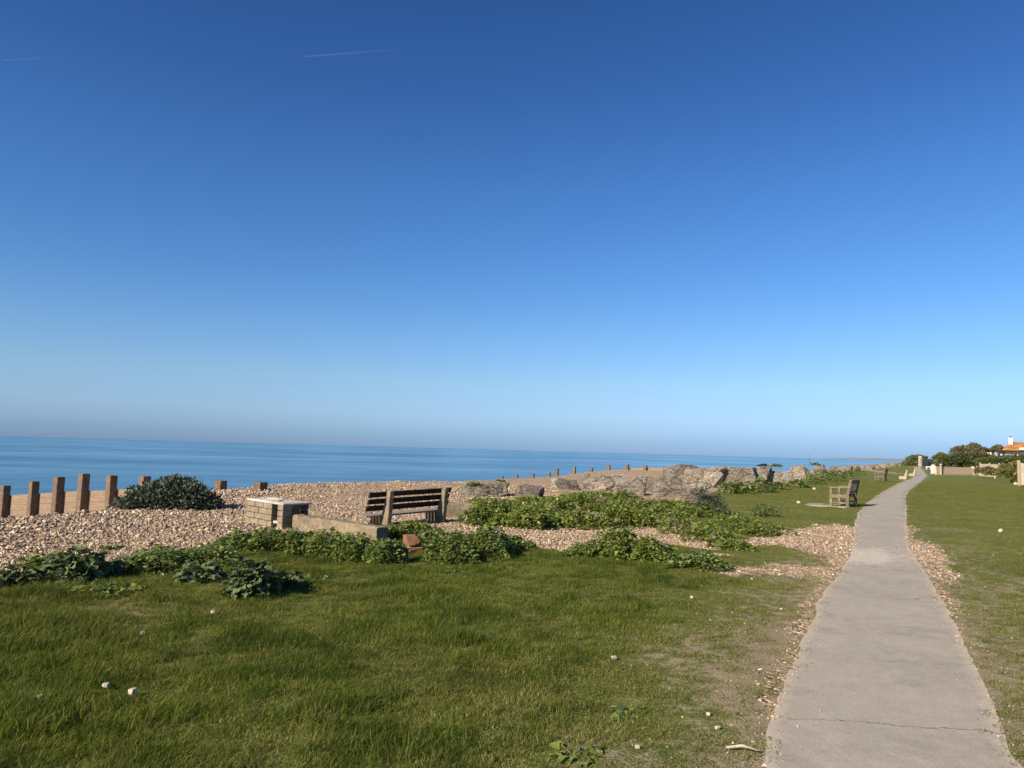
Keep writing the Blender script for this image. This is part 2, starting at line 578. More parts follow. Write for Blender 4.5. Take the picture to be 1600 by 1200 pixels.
def make_blade(name, deep, mid, pale, straw, k=1.0):
    b = NB(name)
    p = b.pos()
    n1 = b.noise(p, .75, 6, .68); n2 = b.noise(p, 2.6, 5, .7); n3 = b.noise(p, .32, 4, .6)
    tone = b.n('ShaderNodeVertexColor', layer_name='tone')
    st = b.n('ShaderNodeSeparateColor'); b.l(tone.outputs['Color'], st.inputs[0])
    g = b.mix(b.ramp(n1.outputs[0], [(.36, 0), (.60, 1)]), deep, mid)
    g = b.mix(b.math('MULTIPLY', b.ramp(n2.outputs[0], [(.46, 0), (.68, 1)]), .75), g, pale)
    dry = b.math('ADD', b.ramp(n3.outputs[0], [(.50, 0), (.66, .55)]), b.math('MULTIPLY', b.math('SUBTRACT', n2.outputs[0], .5), .8))
    hay = b.ramp(b.math('ADD', st.outputs[0], dry), [(.78, 0), (1.0, .5)])
    g = b.mix(hay, g, straw)
    g = b.mix(b.math('MULTIPLY', b.rnd(), .30), g, deep)
    g = b.mix(1.0, g, b.ramp(b.math('FRACT', b.math('MULTIPLY', st.outputs[0], 7.31)), [(0, .42), (.55, .95), (1, 1.55)]), 'MULTIPLY')
    return b.leaf(g, .32, .6, None, .12)


def make_leaf(name, dark, mid, light, trans=.22, rough=.45, spec=.4):
    b = NB(name)
    tone = b.n('ShaderNodeVertexColor', layer_name='tone')
    st = b.n('ShaderNodeSeparateColor'); b.l(tone.outputs['Color'], st.inputs[0])
    c = b.ramp(st.outputs[0], [(0, dark), (.5, mid), (.93, light), (.975, tuple(x * 1.25 for x in light)), (1, (.30, .28, .09))])
    n = b.noise(b.pos(), 40, 3)
    c = b.mix(b.ramp(n.outputs[0], [(.4, 0), (.7, .3)]), c, tuple(x * 1.4 for x in light))
    return b.leaf(c, trans, rough, b.bump(n.outputs[0], .2, .004), spec)


def make_rock():
    b = NB('rock_mat')
    p = b.pos(); r = b.rnd()
    n1 = b.noise(p, 1.6, 6, .65); n2 = b.noise(p, 9, 6, .7); n3 = b.noise(p, 40, 4, .7)
    mp = b.n('ShaderNodeMapping'); mp.inputs['Rotation'].default_value = (.5, .3, .2); mp.inputs['Scale'].default_value = (1, 1, 3.5); b.l(p, mp.inputs['Vector'])
    n4 = b.noise(mp.outputs[0], 2.6, 5, .7, .6)
    c = b.mix(b.ramp(n1.outputs[0], [(.38, 0), (.60, 1)]), (.235, .198, .155), (.405, .352, .28))
    c = b.mix(b.ramp(n4.outputs[0], [(.50, 0), (.66, .8)]), c, (.54, .47, .365))
    c = b.mix(b.ramp(n2.outputs[0], [(.36, .85), (.50, 0)]), c, (.085, .07, .055))
    c = b.mix(b.ramp(b.noise(p, 4.0, 5, .75).outputs[0], [(.58, 0), (.66, .6)]), c, (.36, .30, .14))
    c = b.mix(b.ramp(n3.outputs[0], [(.36, .5), (.5, 0)]), c, (.12, .10, .08))
    vr = b.n('ShaderNodeTexVoronoi', feature='DISTANCE_TO_EDGE'); vr.inputs['Scale'].default_value = 1.1
    vw = b.n('ShaderNodeVectorMath', operation='ADD'); vs = b.n('ShaderNodeVectorMath', operation='SCALE'); vs.inputs['Scale'].default_value = .5
    b.l(b.noise(p, 2.2, 4, .7).outputs['Color'], vs.inputs[0]); b.l(p, vw.inputs[0]); b.l(vs.outputs[0], vw.inputs[1]); b.l(vw.outputs[0], vr.inputs['Vector'])
    crk = b.ramp(vr.outputs['Distance'], [(0.0, 1), (.020, 0)])
    c = b.mix(b.math('MULTIPLY', crk, .35), c, (.08, .05, .04))
    c = b.mix(1.0, c, b.ramp(r, [(0, (.72, .71, .70)), (.5, (.95, .93, .90)), (1, (1.2, 1.15, 1.08))]), 'MULTIPLY')
    h = b.math('ADD', b.math('MULTIPLY', n4.outputs[0], 1.2), b.math('ADD', b.math('MULTIPLY', n2.outputs[0], .5), b.math('SUBTRACT', b.math('MULTIPLY', n3.outputs[0], .3), b.math('MULTIPLY', crk, .6))))
    return b.done(c, .9, b.bump(h, 1.0, .16), .2)


def make_wood(name, dark, light, lichen=None, amt=.5, axis=0):
    b = NB(name)
    co = b.objco()
    mp = b.n('ShaderNodeMapping')
    sc = [14, 14, 14]; sc[axis] = 1.2
    mp.inputs['Scale'].default_value = sc
    b.l(co, mp.inputs['Vector'])
    add = b.n('ShaderNodeVectorMath', operation='ADD'); b.l(mp.outputs[0], add.inputs[0])
    r = b.rnd(); cb = b.n('ShaderNodeCombineXYZ'); b.l(b.math('MULTIPLY', r, 50), cb.inputs[0]); b.l(b.math('MULTIPLY', r, 31), cb.inputs[1]); b.l(cb.outputs[0], add.inputs[1])
    n1 = b.noise(add.outputs[0], 1.5, 6, .65, .4)
    n2 = b.noise(co, 7, 5, .7)
    c = b.mix(b.ramp(n1.outputs[0], [(.32, 0), (.68, 1)]), dark, light)
    c = b.mix(b.math('MULTIPLY', r, .35), c, dark)
    if lichen:
        c = b.mix(b.ramp(n2.outputs[0], [(.5, 0), (.62, amt)]), c, lichen)
    h = b.math('ADD', n1.outputs[0], b.math('MULTIPLY', n2.outputs[0], .3))
    return b.done(c, .85, b.bump(h, .6, .012), .2)


def make_concrete(name, a, c2, stain=(.12, .105, .075), lichen=(.40, .33, .14), la=.4):
    b = NB(name)
    p = b.pos()
    n1 = b.noise(p, 2.5, 5, .6); n2 = b.noise(p, 14, 6, .7); n3 = b.noise(p, 70, 3, .7)
    c = b.mix(b.ramp(n1.outputs[0], [(.35, 0), (.65, 1)]), a, c2)
    c = b.mix(b.ramp(n2.outputs[0], [(.34, .7), (.5, 0)]), c, stain)
    c = b.mix(b.ramp(b.noise(p, 6, 5, .7).outputs[0], [(.55, 0), (.68, la)]), c, lichen)
    return b.done(c, .92, b.bump(b.math('ADD', n2.outputs[0], b.math('MULTIPLY', n3.outputs[0], .4)), .8, .012), .15)


def make_brickface(name, brick_a, brick_b, mortar, scale=1.0, bw=.215, bh=.075):
    b = NB(name)
    co = b.n('ShaderNodeTexCoord').outputs['UV']
    bt = b.n('ShaderNodeTexBrick')
    bt.inputs['Color1'].default_value = (*brick_a, 1); bt.inputs['Color2'].default_value = (*brick_b, 1); bt.inputs['Mortar'].default_value = (*mortar, 1)
    bt.inputs['Scale'].default_value = 1.0; bt.inputs['Brick Width'].default_value = bw * scale; bt.inputs['Row Height'].default_value = bh * scale
    bt.inputs['Mortar Size'].default_value = .01 * scale
    b.l(co, bt.inputs['Vector'])
    n = b.noise(b.pos(), 3.0, 6, .7)
    n2 = b.noise(b.pos(), .7, 4, .7)
    c = b.mix(b.ramp(n.outputs[0], [(.4, 0), (.66, .7)]), bt.outputs['Color'], (.50, .38, .27))
    c = b.mix(b.ramp(n2.outputs[0], [(.5, 0), (.7, .5)]), c, (.52, .42, .31))
    return b.done(c, .9, b.bump(bt.outputs['Fac'], -.4, .02), .15)


def plain(name, col, rough=.8, n_amt=.25, scale=6.0, spec=.25):
    b = NB(name)
    n = b.noise(b.pos(), scale, 5, .65)
    c = b.mix(b.ramp(n.outputs[0], [(.35, n_amt), (.65, 0)]), col, tuple(x * .55 for x in col))
    return b.done(c, rough, b.bump(n.outputs[0], .2, .01), spec)


MAT['ground'] = make_ground()
MAT['path'] = make_path()
MAT['sea'] = make_sea()
MAT['pebble'] = make_pebble('pebble_mat')
MAT['blade'] = make_blade('grass_blade_mat', (.046, .076, .009), (.120, .152, .019), (.190, .202, .036), (.25, .20, .075))
MAT['turf'] = make_blade('turf_blade_mat', (.115, .132, .026), (.178, .186, .040), (.24, .226, .066), (.29, .24, .11))
MAT['kale'] = make_leaf('kale_leaf_mat', (.046, .068, .028), (.086, .120, .046), (.17, .205, .092), .18, .6, .2)
MAT['beet'] = make_leaf('glossy_leaf_mat', (.055, .090, .019), (.112, .160, .030), (.205, .240, .066), .25, .42, .45)
MAT['bright'] = make_leaf('bright_leaf_mat', (.070, .110, .019), (.145, .195, .032), (.25, .275, .068), .3, .42, .45)
MAT['bush'] = make_leaf('bush_leaf_mat', (.030, .042, .028), (.055, .070, .046), (.10, .115, .075), .15, .55, .3)
MAT['hedge'] = make_leaf('hedge_leaf_mat', (.030, .042, .014), (.060, .075, .022), (.115, .125, .040), .2, .5, .3)
MAT['tamarisk'] = make_leaf('tamarisk_leaf_mat', (.070, .058, .030), (.115, .095, .050), (.17, .15, .075), .2, .6, .2)
MAT['olive'] = make_leaf('olive_leaf_mat', (.075, .080, .022), (.13, .13, .036), (.20, .185, .055), .25, .5, .3)
MAT['stem'] = plain('stem_mat', (.13, .115, .05))
MAT['bark'] = plain('bark_mat', (.11, .085, .06))
MAT['rock'] = make_rock()
MAT['post'] = make_wood('groyne_post_mat', (.090, .055, .036), (.20, .132, .088), (.27, .23, .14), .4, 2)
MAT['plank'] = make_wood('groyne_plank_mat', (.19, .125, .078), (.31, .215, .138), (.16, .115, .07), .6, 0)
MAT['slat'] = make_wood('dark_slat_mat', (.012, .008, .006), (.032, .022, .016), (.085, .068, .05), .25, 0)
MAT['seat'] = make_wood('grey_seat_mat', (.17, .145, .12), (.29, .25, .205), (.33, .29, .22), .3, 0)
MAT['teak'] = make_wood('lichen_wood_mat', (.105, .085, .052), (.22, .185, .115), (.34, .29, .13), .55, 0)
MAT['greywood'] = make_wood('grey_wood_mat', (.085, .066, .048), (.18, .15, .108), (.28, .25, .16), .4, 0)
MAT['concrete'] = make_concrete('concrete_mat', (.165, .128, .084), (.255, .20, .13), (.05, .043, .033))
MAT['block'] = make_concrete('block_mat', (.20, .155, .10), (.29, .232, .152), la=.25)
MAT['shadeblock'] = make_concrete('shaded_block_mat', (.085, .066, .045), (.15, .118, .08), (.04, .035, .028), la=.1)  # darkened copy of block: the unlit face's shade put into its colour, plus stains
MAT['mortar'] = make_concrete('mortar_mat', (.40, .32, .20), (.48, .39, .25), la=.1)
MAT['capstone'] = make_concrete('capstone_mat', (.36, .32, .26), (.56, .52, .45), (.20, .18, .15), (.42, .39, .31), .5)
MAT['cream'] = make_concrete('cream_concrete_mat', (.33, .265, .17), (.42, .345, .235), (.30, .24, .15), (.55, .48, .25), .3)
MAT['redbrick'] = make_concrete('red_brick_mat', (.20, .095, .050), (.29, .145, .080), (.10, .06, .04), (.30, .20, .12), .3)
MAT['stone'] = make_concrete('pale_stone_mat', (.40, .345, .26), (.54, .47, .37), (.36, .31, .24), (.6, .52, .36), .3)
MAT['slab'] = make_concrete('slab_mat', (.30, .245, .18), (.38, .32, .245), la=.15)
MAT['white'] = plain('white_paint_mat', (.60, .57, .515), .6, .12)
MAT['glass'] = plain('window_glass_mat', (.03, .035, .04), .08, .1, 3, .5)
MAT['brickwall'] = make_brickface('garden_brick_mat', (.40, .215, .135), (.50, .33, .22), (.50, .40, .29))
MAT['tile'] = None
MAT['fence'] = make_wood('pale_fence_mat', (.33, .265, .185), (.50, .415, .30), (.30, .25, .16), .4, 2)
MAT['dark'] = plain('dark_pot_mat', (.03, .03, .035), .6)


def make_tile():
    b = NB('roof_tile_mat')
    p = b.pos()
    n1 = b.noise(p, 1.1, 5, .7); n2 = b.noise(p, 6, 4, .7)
    w = b.n('ShaderNodeTexWave', wave_type='BANDS', bands_direction='Z'); w.inputs['Scale'].default_value = 2.2; w.inputs['Distortion'].default_value = 1.0
    b.l(p, w.inputs['Vector'])
    c = b.mix(b.ramp(n1.outputs[0], [(.38, 0), (.62, 1)]), (.33, .125, .045), (.52, .27, .055))
    c = b.mix(b.ramp(n2.outputs[0], [(.35, .5), (.55, 0)]), c, (.20, .085, .05))
    return b.done(c, .85, b.bump(w.outputs['Fac'], .5, .06), .2)


MAT['tile'] = make_tile()

# ------------------------------------------------------------------ zones on the ground (photo outlines laid on the turf plane)
Z_BEACH = wpoly([(-900, 1150), (-250, 985), (-60, 925), (0, 912), (60, 895), (110, 890), (180, 882), (250, 868), (352, 856), (372, 845), (470, 842), (560, 846), (600, 842), (690, 838), (705, 828), (850, 812), (1000, 800),
                 (1100, 785), (1120, 768), (1180, 760), (1250, 752), (1275, 745), (1340, 738), (1352, 734), (1372, 731), (1395, 728.5), (1405, 727.3), (1405, 726.0)])
Z_BEACH = np.vstack([Z_BEACH, [[300, 560], [1200, 2050], [4000, 6900], [3000, 7600], [-4000, 7000], [-4000, -60]]])
Z_GRAV = [wpoly(p) for p in (
    [(690, 832), (850, 808), (1010, 800), (1060, 800), (1130, 842), (1200, 836), (1255, 823), (1336, 820), (1337, 876), (1312, 905), (1292, 930), (1268, 962), (1258, 955), (1280, 912), (1290, 880), (1255, 862), (1215, 850),
     (1160, 853), (1110, 862), (1040, 850), (1010, 862), (960, 848), (885, 866), (850, 858), (820, 846), (760, 838)],
    [(1070, 866), (1130, 866), (1200, 872), (1275, 882), (1262, 905), (1205, 900), (1130, 905), (1085, 886)],
    [(1352, 733.5), (1372, 735.5), (1402, 739.5), (1401, 741.5), (1368, 737.5), (1335, 734)],
)]
Z_TUFT = [wpoly(p) for p in ([(1135, 858), (1215, 853), (1262, 866), (1288, 880), (1240, 884), (1180, 876), (1140, 870)],
                             [(1100, 872), (1160, 870), (1215, 880), (1195, 889), (1110, 884)])]


def zone_at(x, y):
    """shingle share and bare-soil share of the ground at points x, y"""
    x = np.asarray(x, float); y = np.asarray(y, float)
    far = sstep(10, 60, np.hypot(x, y))
    sh = np.zeros(x.shape)
    K = ((0, 0), (.16, .05), (-.15, .09), (.05, -.17), (-.06, .14))
    for dx, dy in K:
        a = 0.32 * (1 + 1.5 * far)
        xx = x + dx + a * fbm(x / .9, y / .9, 21, 3); yy = y + dy + a * fbm(x / .9, y / .9, 37, 3)
        m = inside(Z_BEACH, xx, yy) | (crest_dist(xx, yy) > -1.0)
        for P in Z_GRAV: m |= inside(P, xx, yy)
        for P in Z_TUFT: m &= ~inside(P, xx, yy)
        sh += m / len(K)
    # path borders
    dl0, dr0 = path_edge_dist(x, y)
    on = (dl0 < 0) & (dr0 < 0)
    dl, dr = np.where(dl0 < -.02, 99.0, dl0), np.where(dr0 < -.02, 99.0, dr0)
    n = fbm(x / .7, y / .7, 51, 3)
    near = sstep(24, 12, y)
    dry = 0.95 * sstep(1.15, .15, dl + .5 * n) * near * sstep(9.5, 6.5, y)
    dry = np.maximum(dry, .60 * sstep(2.6, .3, dl + 1.2 * n) * near)
    dry = np.maximum(dry, .85 * sstep(.30, .05, dr + .35 * n) * near)
    dry = np.maximum(dry, .62 * sstep(3.0, .2, dr + 1.6 * n) * sstep(30, 12, y))
    dry = np.maximum(dry, .55 * sstep(.30, .55, fbm(x / 2.3 + 7, y / 2.3, 58, 3)) * sstep(4, 7, y) * sstep(40, 20, y))
    gr = .75 * sstep(.34, .06, dr + .25 * n) * sstep(6.0, 9.5, y) * sstep(22, 16, y)
    gr = np.maximum(gr, 1.0 * sstep(.75, .3, dr + .25 * n) * sstep(9.5, 11.5, y) * sstep(17.5, 14, y))
    gr = np.maximum(gr, .62 * sstep(.28, .05, dl + .25 * n) * sstep(16, 10, y))
    sh = np.maximum(sh, np.where(on, 0, gr))
    return np.clip(sh, 0, 1), np.clip(np.where(on, 1, dry), 0, 1)


# ------------------------------------------------------------------ footpath outline
P_L = [(1198, 1199), (1207, 1150), (1223, 1090), (1246, 1020), (1268, 965), (1290, 930), (1312, 897), (1330, 870), (1334, 850), (1336, 825), (1338, 806), (1347, 793), (1366, 777), (1386, 765), (1401, 757), (1423, 748.5), (1430.5, 744), (1432, 738), (1430.5, 733), (1428, 729.5)]
P_R = [(1582, 1199), (1566, 1150), (1544, 1090), (1512, 1020), (1484, 965), (1466, 930), (1451, 900), (1437, 880), (1423, 860), (1417, 845), (1417, 825), (1418, 806), (1417, 793), (1415, 777), (1420, 767), (1432, 759), (1450, 748.5), (1449, 744), (1444, 738), (1440, 733), (1437, 729.5)]
P_R = P_R[:16] + P_R[16:]
LW = np.array([gnd(*p) for p in P_L]); RW = np.array([gnd(*p) for p in P_R[:len(P_L) - 4] + P_R[-4:]])
e0 = (LW[0] - LW[2]); e1 = (RW[0] - RW[2])
LW = np.vstack([[LW[0] + np.array([-.55, -9])], LW]); RW = np.vstack([[RW[0] + np.array([-.50, -9])], RW])


def resample(P, n):
    k = np.arange(len(P))
    s = np.linspace(0, len(P) - 1, n)
    return np.stack([np.interp(s, k, P[:, 0]), np.interp(s, k, P[:, 1])], 1)


NST = 460
LW, RW = resample(LW, NST), resample(RW, NST)
for _ in range(6):
    LW[1:-1] = .25 * LW[:-2] + .5 * LW[1:-1] + .25 * LW[2:]
    RW[1:-1] = .25 * RW[:-2] + .5 * RW[1:-1] + .25 * RW[2:]
for A, s in ((LW, 71), (RW, 83)):
    A[:, 0] += 0.028 * fbm(A[:, 1] / .22, A[:, 0] * 0, s, 3) + .05 * fbm(A[:, 1] / 1.8, A[:, 0] * 0, s + 5, 2)


def path_edge_dist(x, y):
    """signed horizontal distance left of the left edge, right of the right edge"""
    xl = np.interp(y, LW[:, 1], LW[:, 0]); xr = np.interp(y, RW[:, 1], RW[:, 0])
    return xl - x, x - xr


# ------------------------------------------------------------------ ground: one sheet, split into lawn and shingle
def axis(a, b, step, lo, hi, g):
    c = list(np.arange(a, b + 1e-6, step))
    s = step
    while c[-1] < hi:
        s *= g; c.append(c[-1] + s)
    s = step
    while c[0] > lo:
        s *= g; c.insert(0, c[0] - s)
    return np.array(c)


xs = axis(-12, 12, .17, -900, 6000, 1.045)
ys = axis(2.0, 27, .17, -80, 8000, 1.04)
GX, GY = np.meshgrid(xs, ys)
gx, gy = GX.ravel(), GY.ravel()
gz = H(gx, gy)
zs, zd = zone_at(gx, gy)
nx, ny = len(xs), len(ys)
ii = (np.arange(ny - 1)[:, None] * nx + np.arange(nx - 1)[None, :]).ravel()
Q = np.stack([ii, ii + 1, ii + nx + 1, ii + nx], 1)
fz = zs[Q].mean(1)
for nm, sel in (('lawn', fz < .5), ('shingle_beach', fz >= .5)):
    q = Q[sel]
    used = np.unique(q)
    remap = np.full(len(gx), -1, np.int64); remap[used] = np.arange(len(used))
    me = mesh(nm, np.stack([gx[used], gy[used], gz[used]], 1), remap[q], MAT['ground'], True)
    ca = me.color_attributes.new('zone', 'FLOAT_COLOR', 'POINT')
    ca.data.foreach_set('color', np.stack([zs[used], zd[used], used * 0, used * 0 + 1], 1).astype(np.float32).ravel())
    o = bpy.data.objects.new(nm, me); link(o)
    tag(o, kind='structure')

# sea
SEA_Z = -3.0
S = 45000.0
sea = obj('sea', [(-S, -S, SEA_Z), (S, -S, SEA_Z), (S, S, SEA_Z), (-S, S, SEA_Z)], [(0, 1, 2, 3)], MAT['sea'])
tag(sea, kind='structure')

# footpath
K = 9
PV, UV, WE = [], [], []
dist = np.concatenate([[0], np.cumsum(np.linalg.norm(np.diff((LW + RW) / 2, axis=0), axis=1))])
mid = (LW + RW) / 2
v_off = np.interp(4.0, mid[:, 1], dist) - 4.0
for i in range(NST):
    for j in range(K + 2):
        u = min(max((j - 1 + .0) / (K - 1), 0), 1)
        p = LW[i] * (1 - u) + RW[i] * u
        lift = .007 + .0004 * max(0, p[1] - 30)
        z = H(p[0], p[1]) + lift
        if j in (0, K + 1): z -= .08
        PV.append((p[0], p[1], float(z))); UV.append((u, dist[i] - v_off))
        y = p[1]
        w = math.exp(-((y - 13.0) / 1.3) ** 2) * (1.0 if u < .55 else .55) + .25 * math.exp(-((y - 15.3) / .8) ** 2)
        WE.append((w, 0, 0, 1))
k2 = K + 2
fa = (np.arange(NST - 1)[:, None] * k2 + np.arange(k2 - 1)[None, :]).ravel()
PF = np.stack([fa, fa + 1, fa + k2 + 1, fa + k2], 1)
me = mesh('footpath', PV, PF, MAT['path'], False)
uvl = me.uv_layers.new(name='UVMap')
UVA = np.array(UV, np.float32)
uvl.data.foreach_set('uv', UVA[PF.ravel()].ravel())
me.color_attributes.new('wear', 'FLOAT_COLOR', 'POINT').data.foreach_set('color', np.array(WE, np.float32).ravel())
tag(link(bpy.data.objects.new('footpath', me)), kind='structure')


# ------------------------------------------------------------------ scattering (ground stuff)
def scatter(name, protos, pts, rot, scl, idx):
    me = bpy.data.meshes.new(name)
    me.vertices.add(len(pts)); me.vertices.foreach_set('co', np.asarray(pts, np.float32).ravel())
    for nm, typ, arr, key in (('rot', 'FLOAT_VECTOR', rot, 'vector'), ('scl', 'FLOAT_VECTOR', scl, 'vector'), ('idx', 'INT', idx, 'value')):
        a = me.attributes.new(nm, typ, 'POINT')
        a.data.foreach_set(key, np.asarray(arr, np.int32 if typ == 'INT' else np.float32).ravel())
    o = bpy.data.objects.new(name, me); link(o)
    ng = bpy.data.node_groups.new(name + '_nodes', 'GeometryNodeTree')
    ng.interface.new_socket('Geometry', in_out='INPUT', socket_type='NodeSocketGeometry')
    ng.interface.new_socket('Geometry', in_out='OUTPUT', socket_type='NodeSocketGeometry')
    gi, go = ng.nodes.new('NodeGroupInput'), ng.nodes.new('NodeGroupOutput')
    iop = ng.nodes.new('GeometryNodeInstanceOnPoints')
    join = ng.nodes.new('GeometryNodeJoinGeometry')
    for p in reversed(protos):
        oi = ng.nodes.new('GeometryNodeObjectInfo'); oi.inputs['Object'].default_value = p
        g2 = ng.nodes.new('GeometryNodeGeometryToInstance')
        ng.links.new(oi.outputs['Geometry'], g2.inputs[0]); ng.links.new(g2.outputs[0], join.inputs[0])
    def named(nm, typ):
        a = ng.nodes.new('GeometryNodeInputNamedAttribute'); a.data_type = typ; a.inputs['Name'].default_value = nm
        return a.outputs['Attribute']
    ng.links.new(gi.outputs[0], iop.inputs['Points']); ng.links.new(join.outputs[0], iop.inputs['Instance'])
    iop.inputs['Pick Instance'].default_value = True
    ng.links.new(named('idx', 'INT'), iop.inputs['Instance Index'])
    ng.links.new(named('rot', 'FLOAT_VECTOR'), iop.inputs['Rotation'])
    ng.links.new(named('scl', 'FLOAT_VECTOR'), iop.inputs['Scale'])
    ng.links.new(iop.outputs[0], go.inputs[0])
    o.modifiers.new('scatter', 'NODES').node_group = ng
    return tag(o, kind='stuff')


def proto(name, V, F, m, smooth=True, tone=None):
    me = mesh(name, V, F, m, smooth)
    if tone is not None:
        me.color_attributes.new('tone', 'FLOAT_COLOR', 'POINT').data.foreach_set('color', np.asarray(tone, np.float32).ravel())
    return bpy.data.objects.new(name, me)


def blade_patch(n, rad, h0, h1, w, lean, seed, wind=(.5, .5)):
    r = np.random.default_rng(seed)
    V, F, T = [], [], []
    for k in range(n):
        a, q = r.uniform(0, 2 * PI), rad * math.sqrt(r.uniform(0, 1))
        bx, by = q * math.cos(a), q * math.sin(a)
        h = r.uniform(h0, h1) * (1.0 - .25 * q / rad)
        la = r.uniform(0, 2 * PI); ln = abs(r.normal(0, lean)) + .12
        dx, dy = math.cos(la) * ln + wind[0] * .45, math.sin(la) * ln + wind[1] * .45
        fa = r.uniform(0, 2 * PI); ww = w * r.uniform(.7, 1.3)
        sx, sy = math.cos(fa) * ww / 2, math.sin(fa) * ww / 2
        t = r.uniform(0, 1); o = len(V)
        for s, wk in ((0, 1.0), (.45, .85), (.8, .5)):
            cx, cy = bx + dx * h * s ** 1.8, by + dy * h * s ** 1.8
            cz = h * (s - .28 * ln * s * s) - .012 * (s == 0)
            V += [(cx - sx * wk, cy - sy * wk, cz), (cx + sx * wk, cy + sy * wk, cz)]
            T += [(t, s, 0, 1)] * 2
        V.append((bx + dx * h, by + dy * h, h * (1 - .28 * ln))); T.append((t, 1, 0, 1))
        F += [(o, o + 1, o + 3, o + 2), (o + 2, o + 3, o + 5, o + 4), (o + 4, o + 5, o + 6)]
    return V, F, T


SHD = (.55, .55)
long_p = [proto('grass_tuft', *blade_patch(115, .11, .018, .062, .0030, 1.05, 100 + k, SHD)[:2], MAT['blade'], True, blade_patch(115, .11, .018, .062, .0030, 1.05, 100 + k, SHD)[2]) for k in range(6)]
long_p += [proto('grass_tuft', *blade_patch(26, .10, .05, .125, .0028, .6, 150 + k, SHD)[:2], MAT['blade'], True, blade_patch(26, .10, .05, .125, .0028, .6, 150 + k, SHD)[2]) for k in range(2)]
short_p = [proto('turf_tuft', *blade_patch(90, .13, .014, .042, .0036, .9, 200 + k, SHD)[:2], MAT['turf'], True, blade_patch(90, .13, .014, .042, .0036, .9, 200 + k, SHD)[2]) for k in range(5)]


def frustum_points(n, y0, y1, pad=1.0, power=1.0, xlim=None):
    """random ground points in the wedge the picture sees (plus a margin), spread so that density falls off with distance"""
    u = rng.uniform(0, 1, n)
    y = (y0 ** (2 - power) + u * (y1 ** (2 - power) - y0 ** (2 - power))) ** (1 / (2 - power)) if power != 2 else y0 * (y1 / y0) ** u
    x = rng.uniform(-1, 1, n) * (y * .78 + pad)
    return x, y


def grass_zone(x, y):
    sh, dry = zone_at(x, y)
    dl, dr = path_edge_dist(x, y)
    offp = (dl > -.03) | (dr > -.03)
    return sh, dry, offp, dl, dr


# long grass on the sea side of the path, near
x, y = frustum_points(40000, 2.2, 17, 2.4, .75)
sh, dry, offp, dl, dr = grass_zone(x, y)
lush = sstep(.6, 3.6, dl + 1.3 * fbm(x / 1.5, y / 1.5, 91, 3))
clump = fbm(x / .8, y / .8, 95, 3)
keep = offp & (dl > 0) & (rng.uniform(0, 1, len(x)) < (1 - sh * 1.5)) & (rng.uniform(0, 1, len(x)) < lush * 1.05 - dry * .4 + .02 - .55 * sstep(.15, .45, fbm(x / .42, y / .42, 123, 3)))
x, y, lush, clump = x[keep], y[keep], lush[keep], clump[keep]
n = len(x)
tuss = fbm(x / .33, y / .33, 96, 2)
s = (.50 + .50 * lush + .80 * clump + .85 * tuss) * rng.uniform(.75, 1.25, n) * (1 - .30 * sstep(8, 14, y))
scatter('long_grass', long_p, np.stack([x, y, H(x, y) + .022 * np.clip(tuss, -.2, 1) * lush], 1), np.stack([rng.normal(0, .14, n), rng.normal(0, .14, n), 1.3 * fbm(x / .7, y / .7, 98, 2) + rng.normal(0, .4, n)], 1),
        np.stack([s * .5 + .5, s * .5 + .5, np.clip(s, .25, 1.9)], 1), rng.integers(0, len(long_p), n))
# short turf everywhere else
x, y = frustum_points(62000, 2.2, 60, 2.4, 1.25)
sh, dry, offp, dl, dr = grass_zone(x, y)
keep = offp & (rng.uniform(0, 1, len(x)) < (1 - sh * 1.3)) & (rng.uniform(0, 1, len(x)) < 1.0 - .80 * np.clip(dry + .45 * fbm(x / .4, y / .4, 61, 3), 0, 1)) & (y < 60) & ((x > -12))
x, y = x[keep], y[keep]
n = len(x)
g = .75 + .35 * fbm(x / 1.1, y / 1.1, 97, 3)
wide = 1 + sstep(14, 45, y) * 1.2
scatter('short_turf', short_p, np.stack([x, y, H(x, y)], 1), np.stack([rng.normal(0, .08, n), rng.normal(0, .08, n), rng.normal(0, .6, n)], 1),
        np.stack([wide, wide, np.clip(g, .4, 1.3) * rng.uniform(.7, 1.2, n)], 1), rng.integers(0, len(short_p), n))


def pebble_proto(k):
    r = np.random.default_rng(300 + k)
    V, F = ICO[1]
    V = V.copy()
    for _ in range(3):
        d = r.normal(size=3); d /= np.linalg.norm(d)
        t = V @ d
        V = V - np.outer(np.clip(t - r.uniform(.45, .8), 0, None), d)
    V = V * np.array([1.0, r.uniform(.6, .9), r.uniform(.4, .65)]) * (1 + .08 * r.normal(size=(len(V), 1)))
    return proto('pebble', V * .5, F, MAT['pebble'], True)


pebs = [pebble_proto(k) for k in range(9)]


def lay_pebbles(name, x, y, size, sink=.15):
    n = len(x)
    sc = size[:, None] * rng.uniform(.75, 1.3, (n, 3))
    scatter(name, pebs, np.stack([x, y, H(x, y) + size * (.28 - sink) + rng.uniform(-.3, .3, n) * size], 1), np.stack([rng.normal(0, .45, n), rng.normal(0, .45, n), rng.uniform(0, 2 * PI, n)], 1), sc, rng.integers(0, len(pebs), n))


# beach shingle
x = rng.uniform(-14, 2, 150000); y = 8 + 28 * rng.uniform(0, 1, 150000) ** 1.35
sh, dry = zone_at(x, y)
vis = (x > -.74 * y - 1.6) & (crest_dist(x, y) < .9) & (sh > .35) & (rng.uniform(0, 1, len(x)) < sh)
x, y = x[vis], y[vis]
nsz = fbm(x / 1.6, y / 1.6, 111, 3)
size = np.exp(rng.normal(math.log(.0315), .42, len(x))) * (1 + .35 * nsz) * (1 + .35 * sstep(-6, -9, x))
lay_pebbles('beach_pebbles', x, y, np.clip(size, .018, .11))
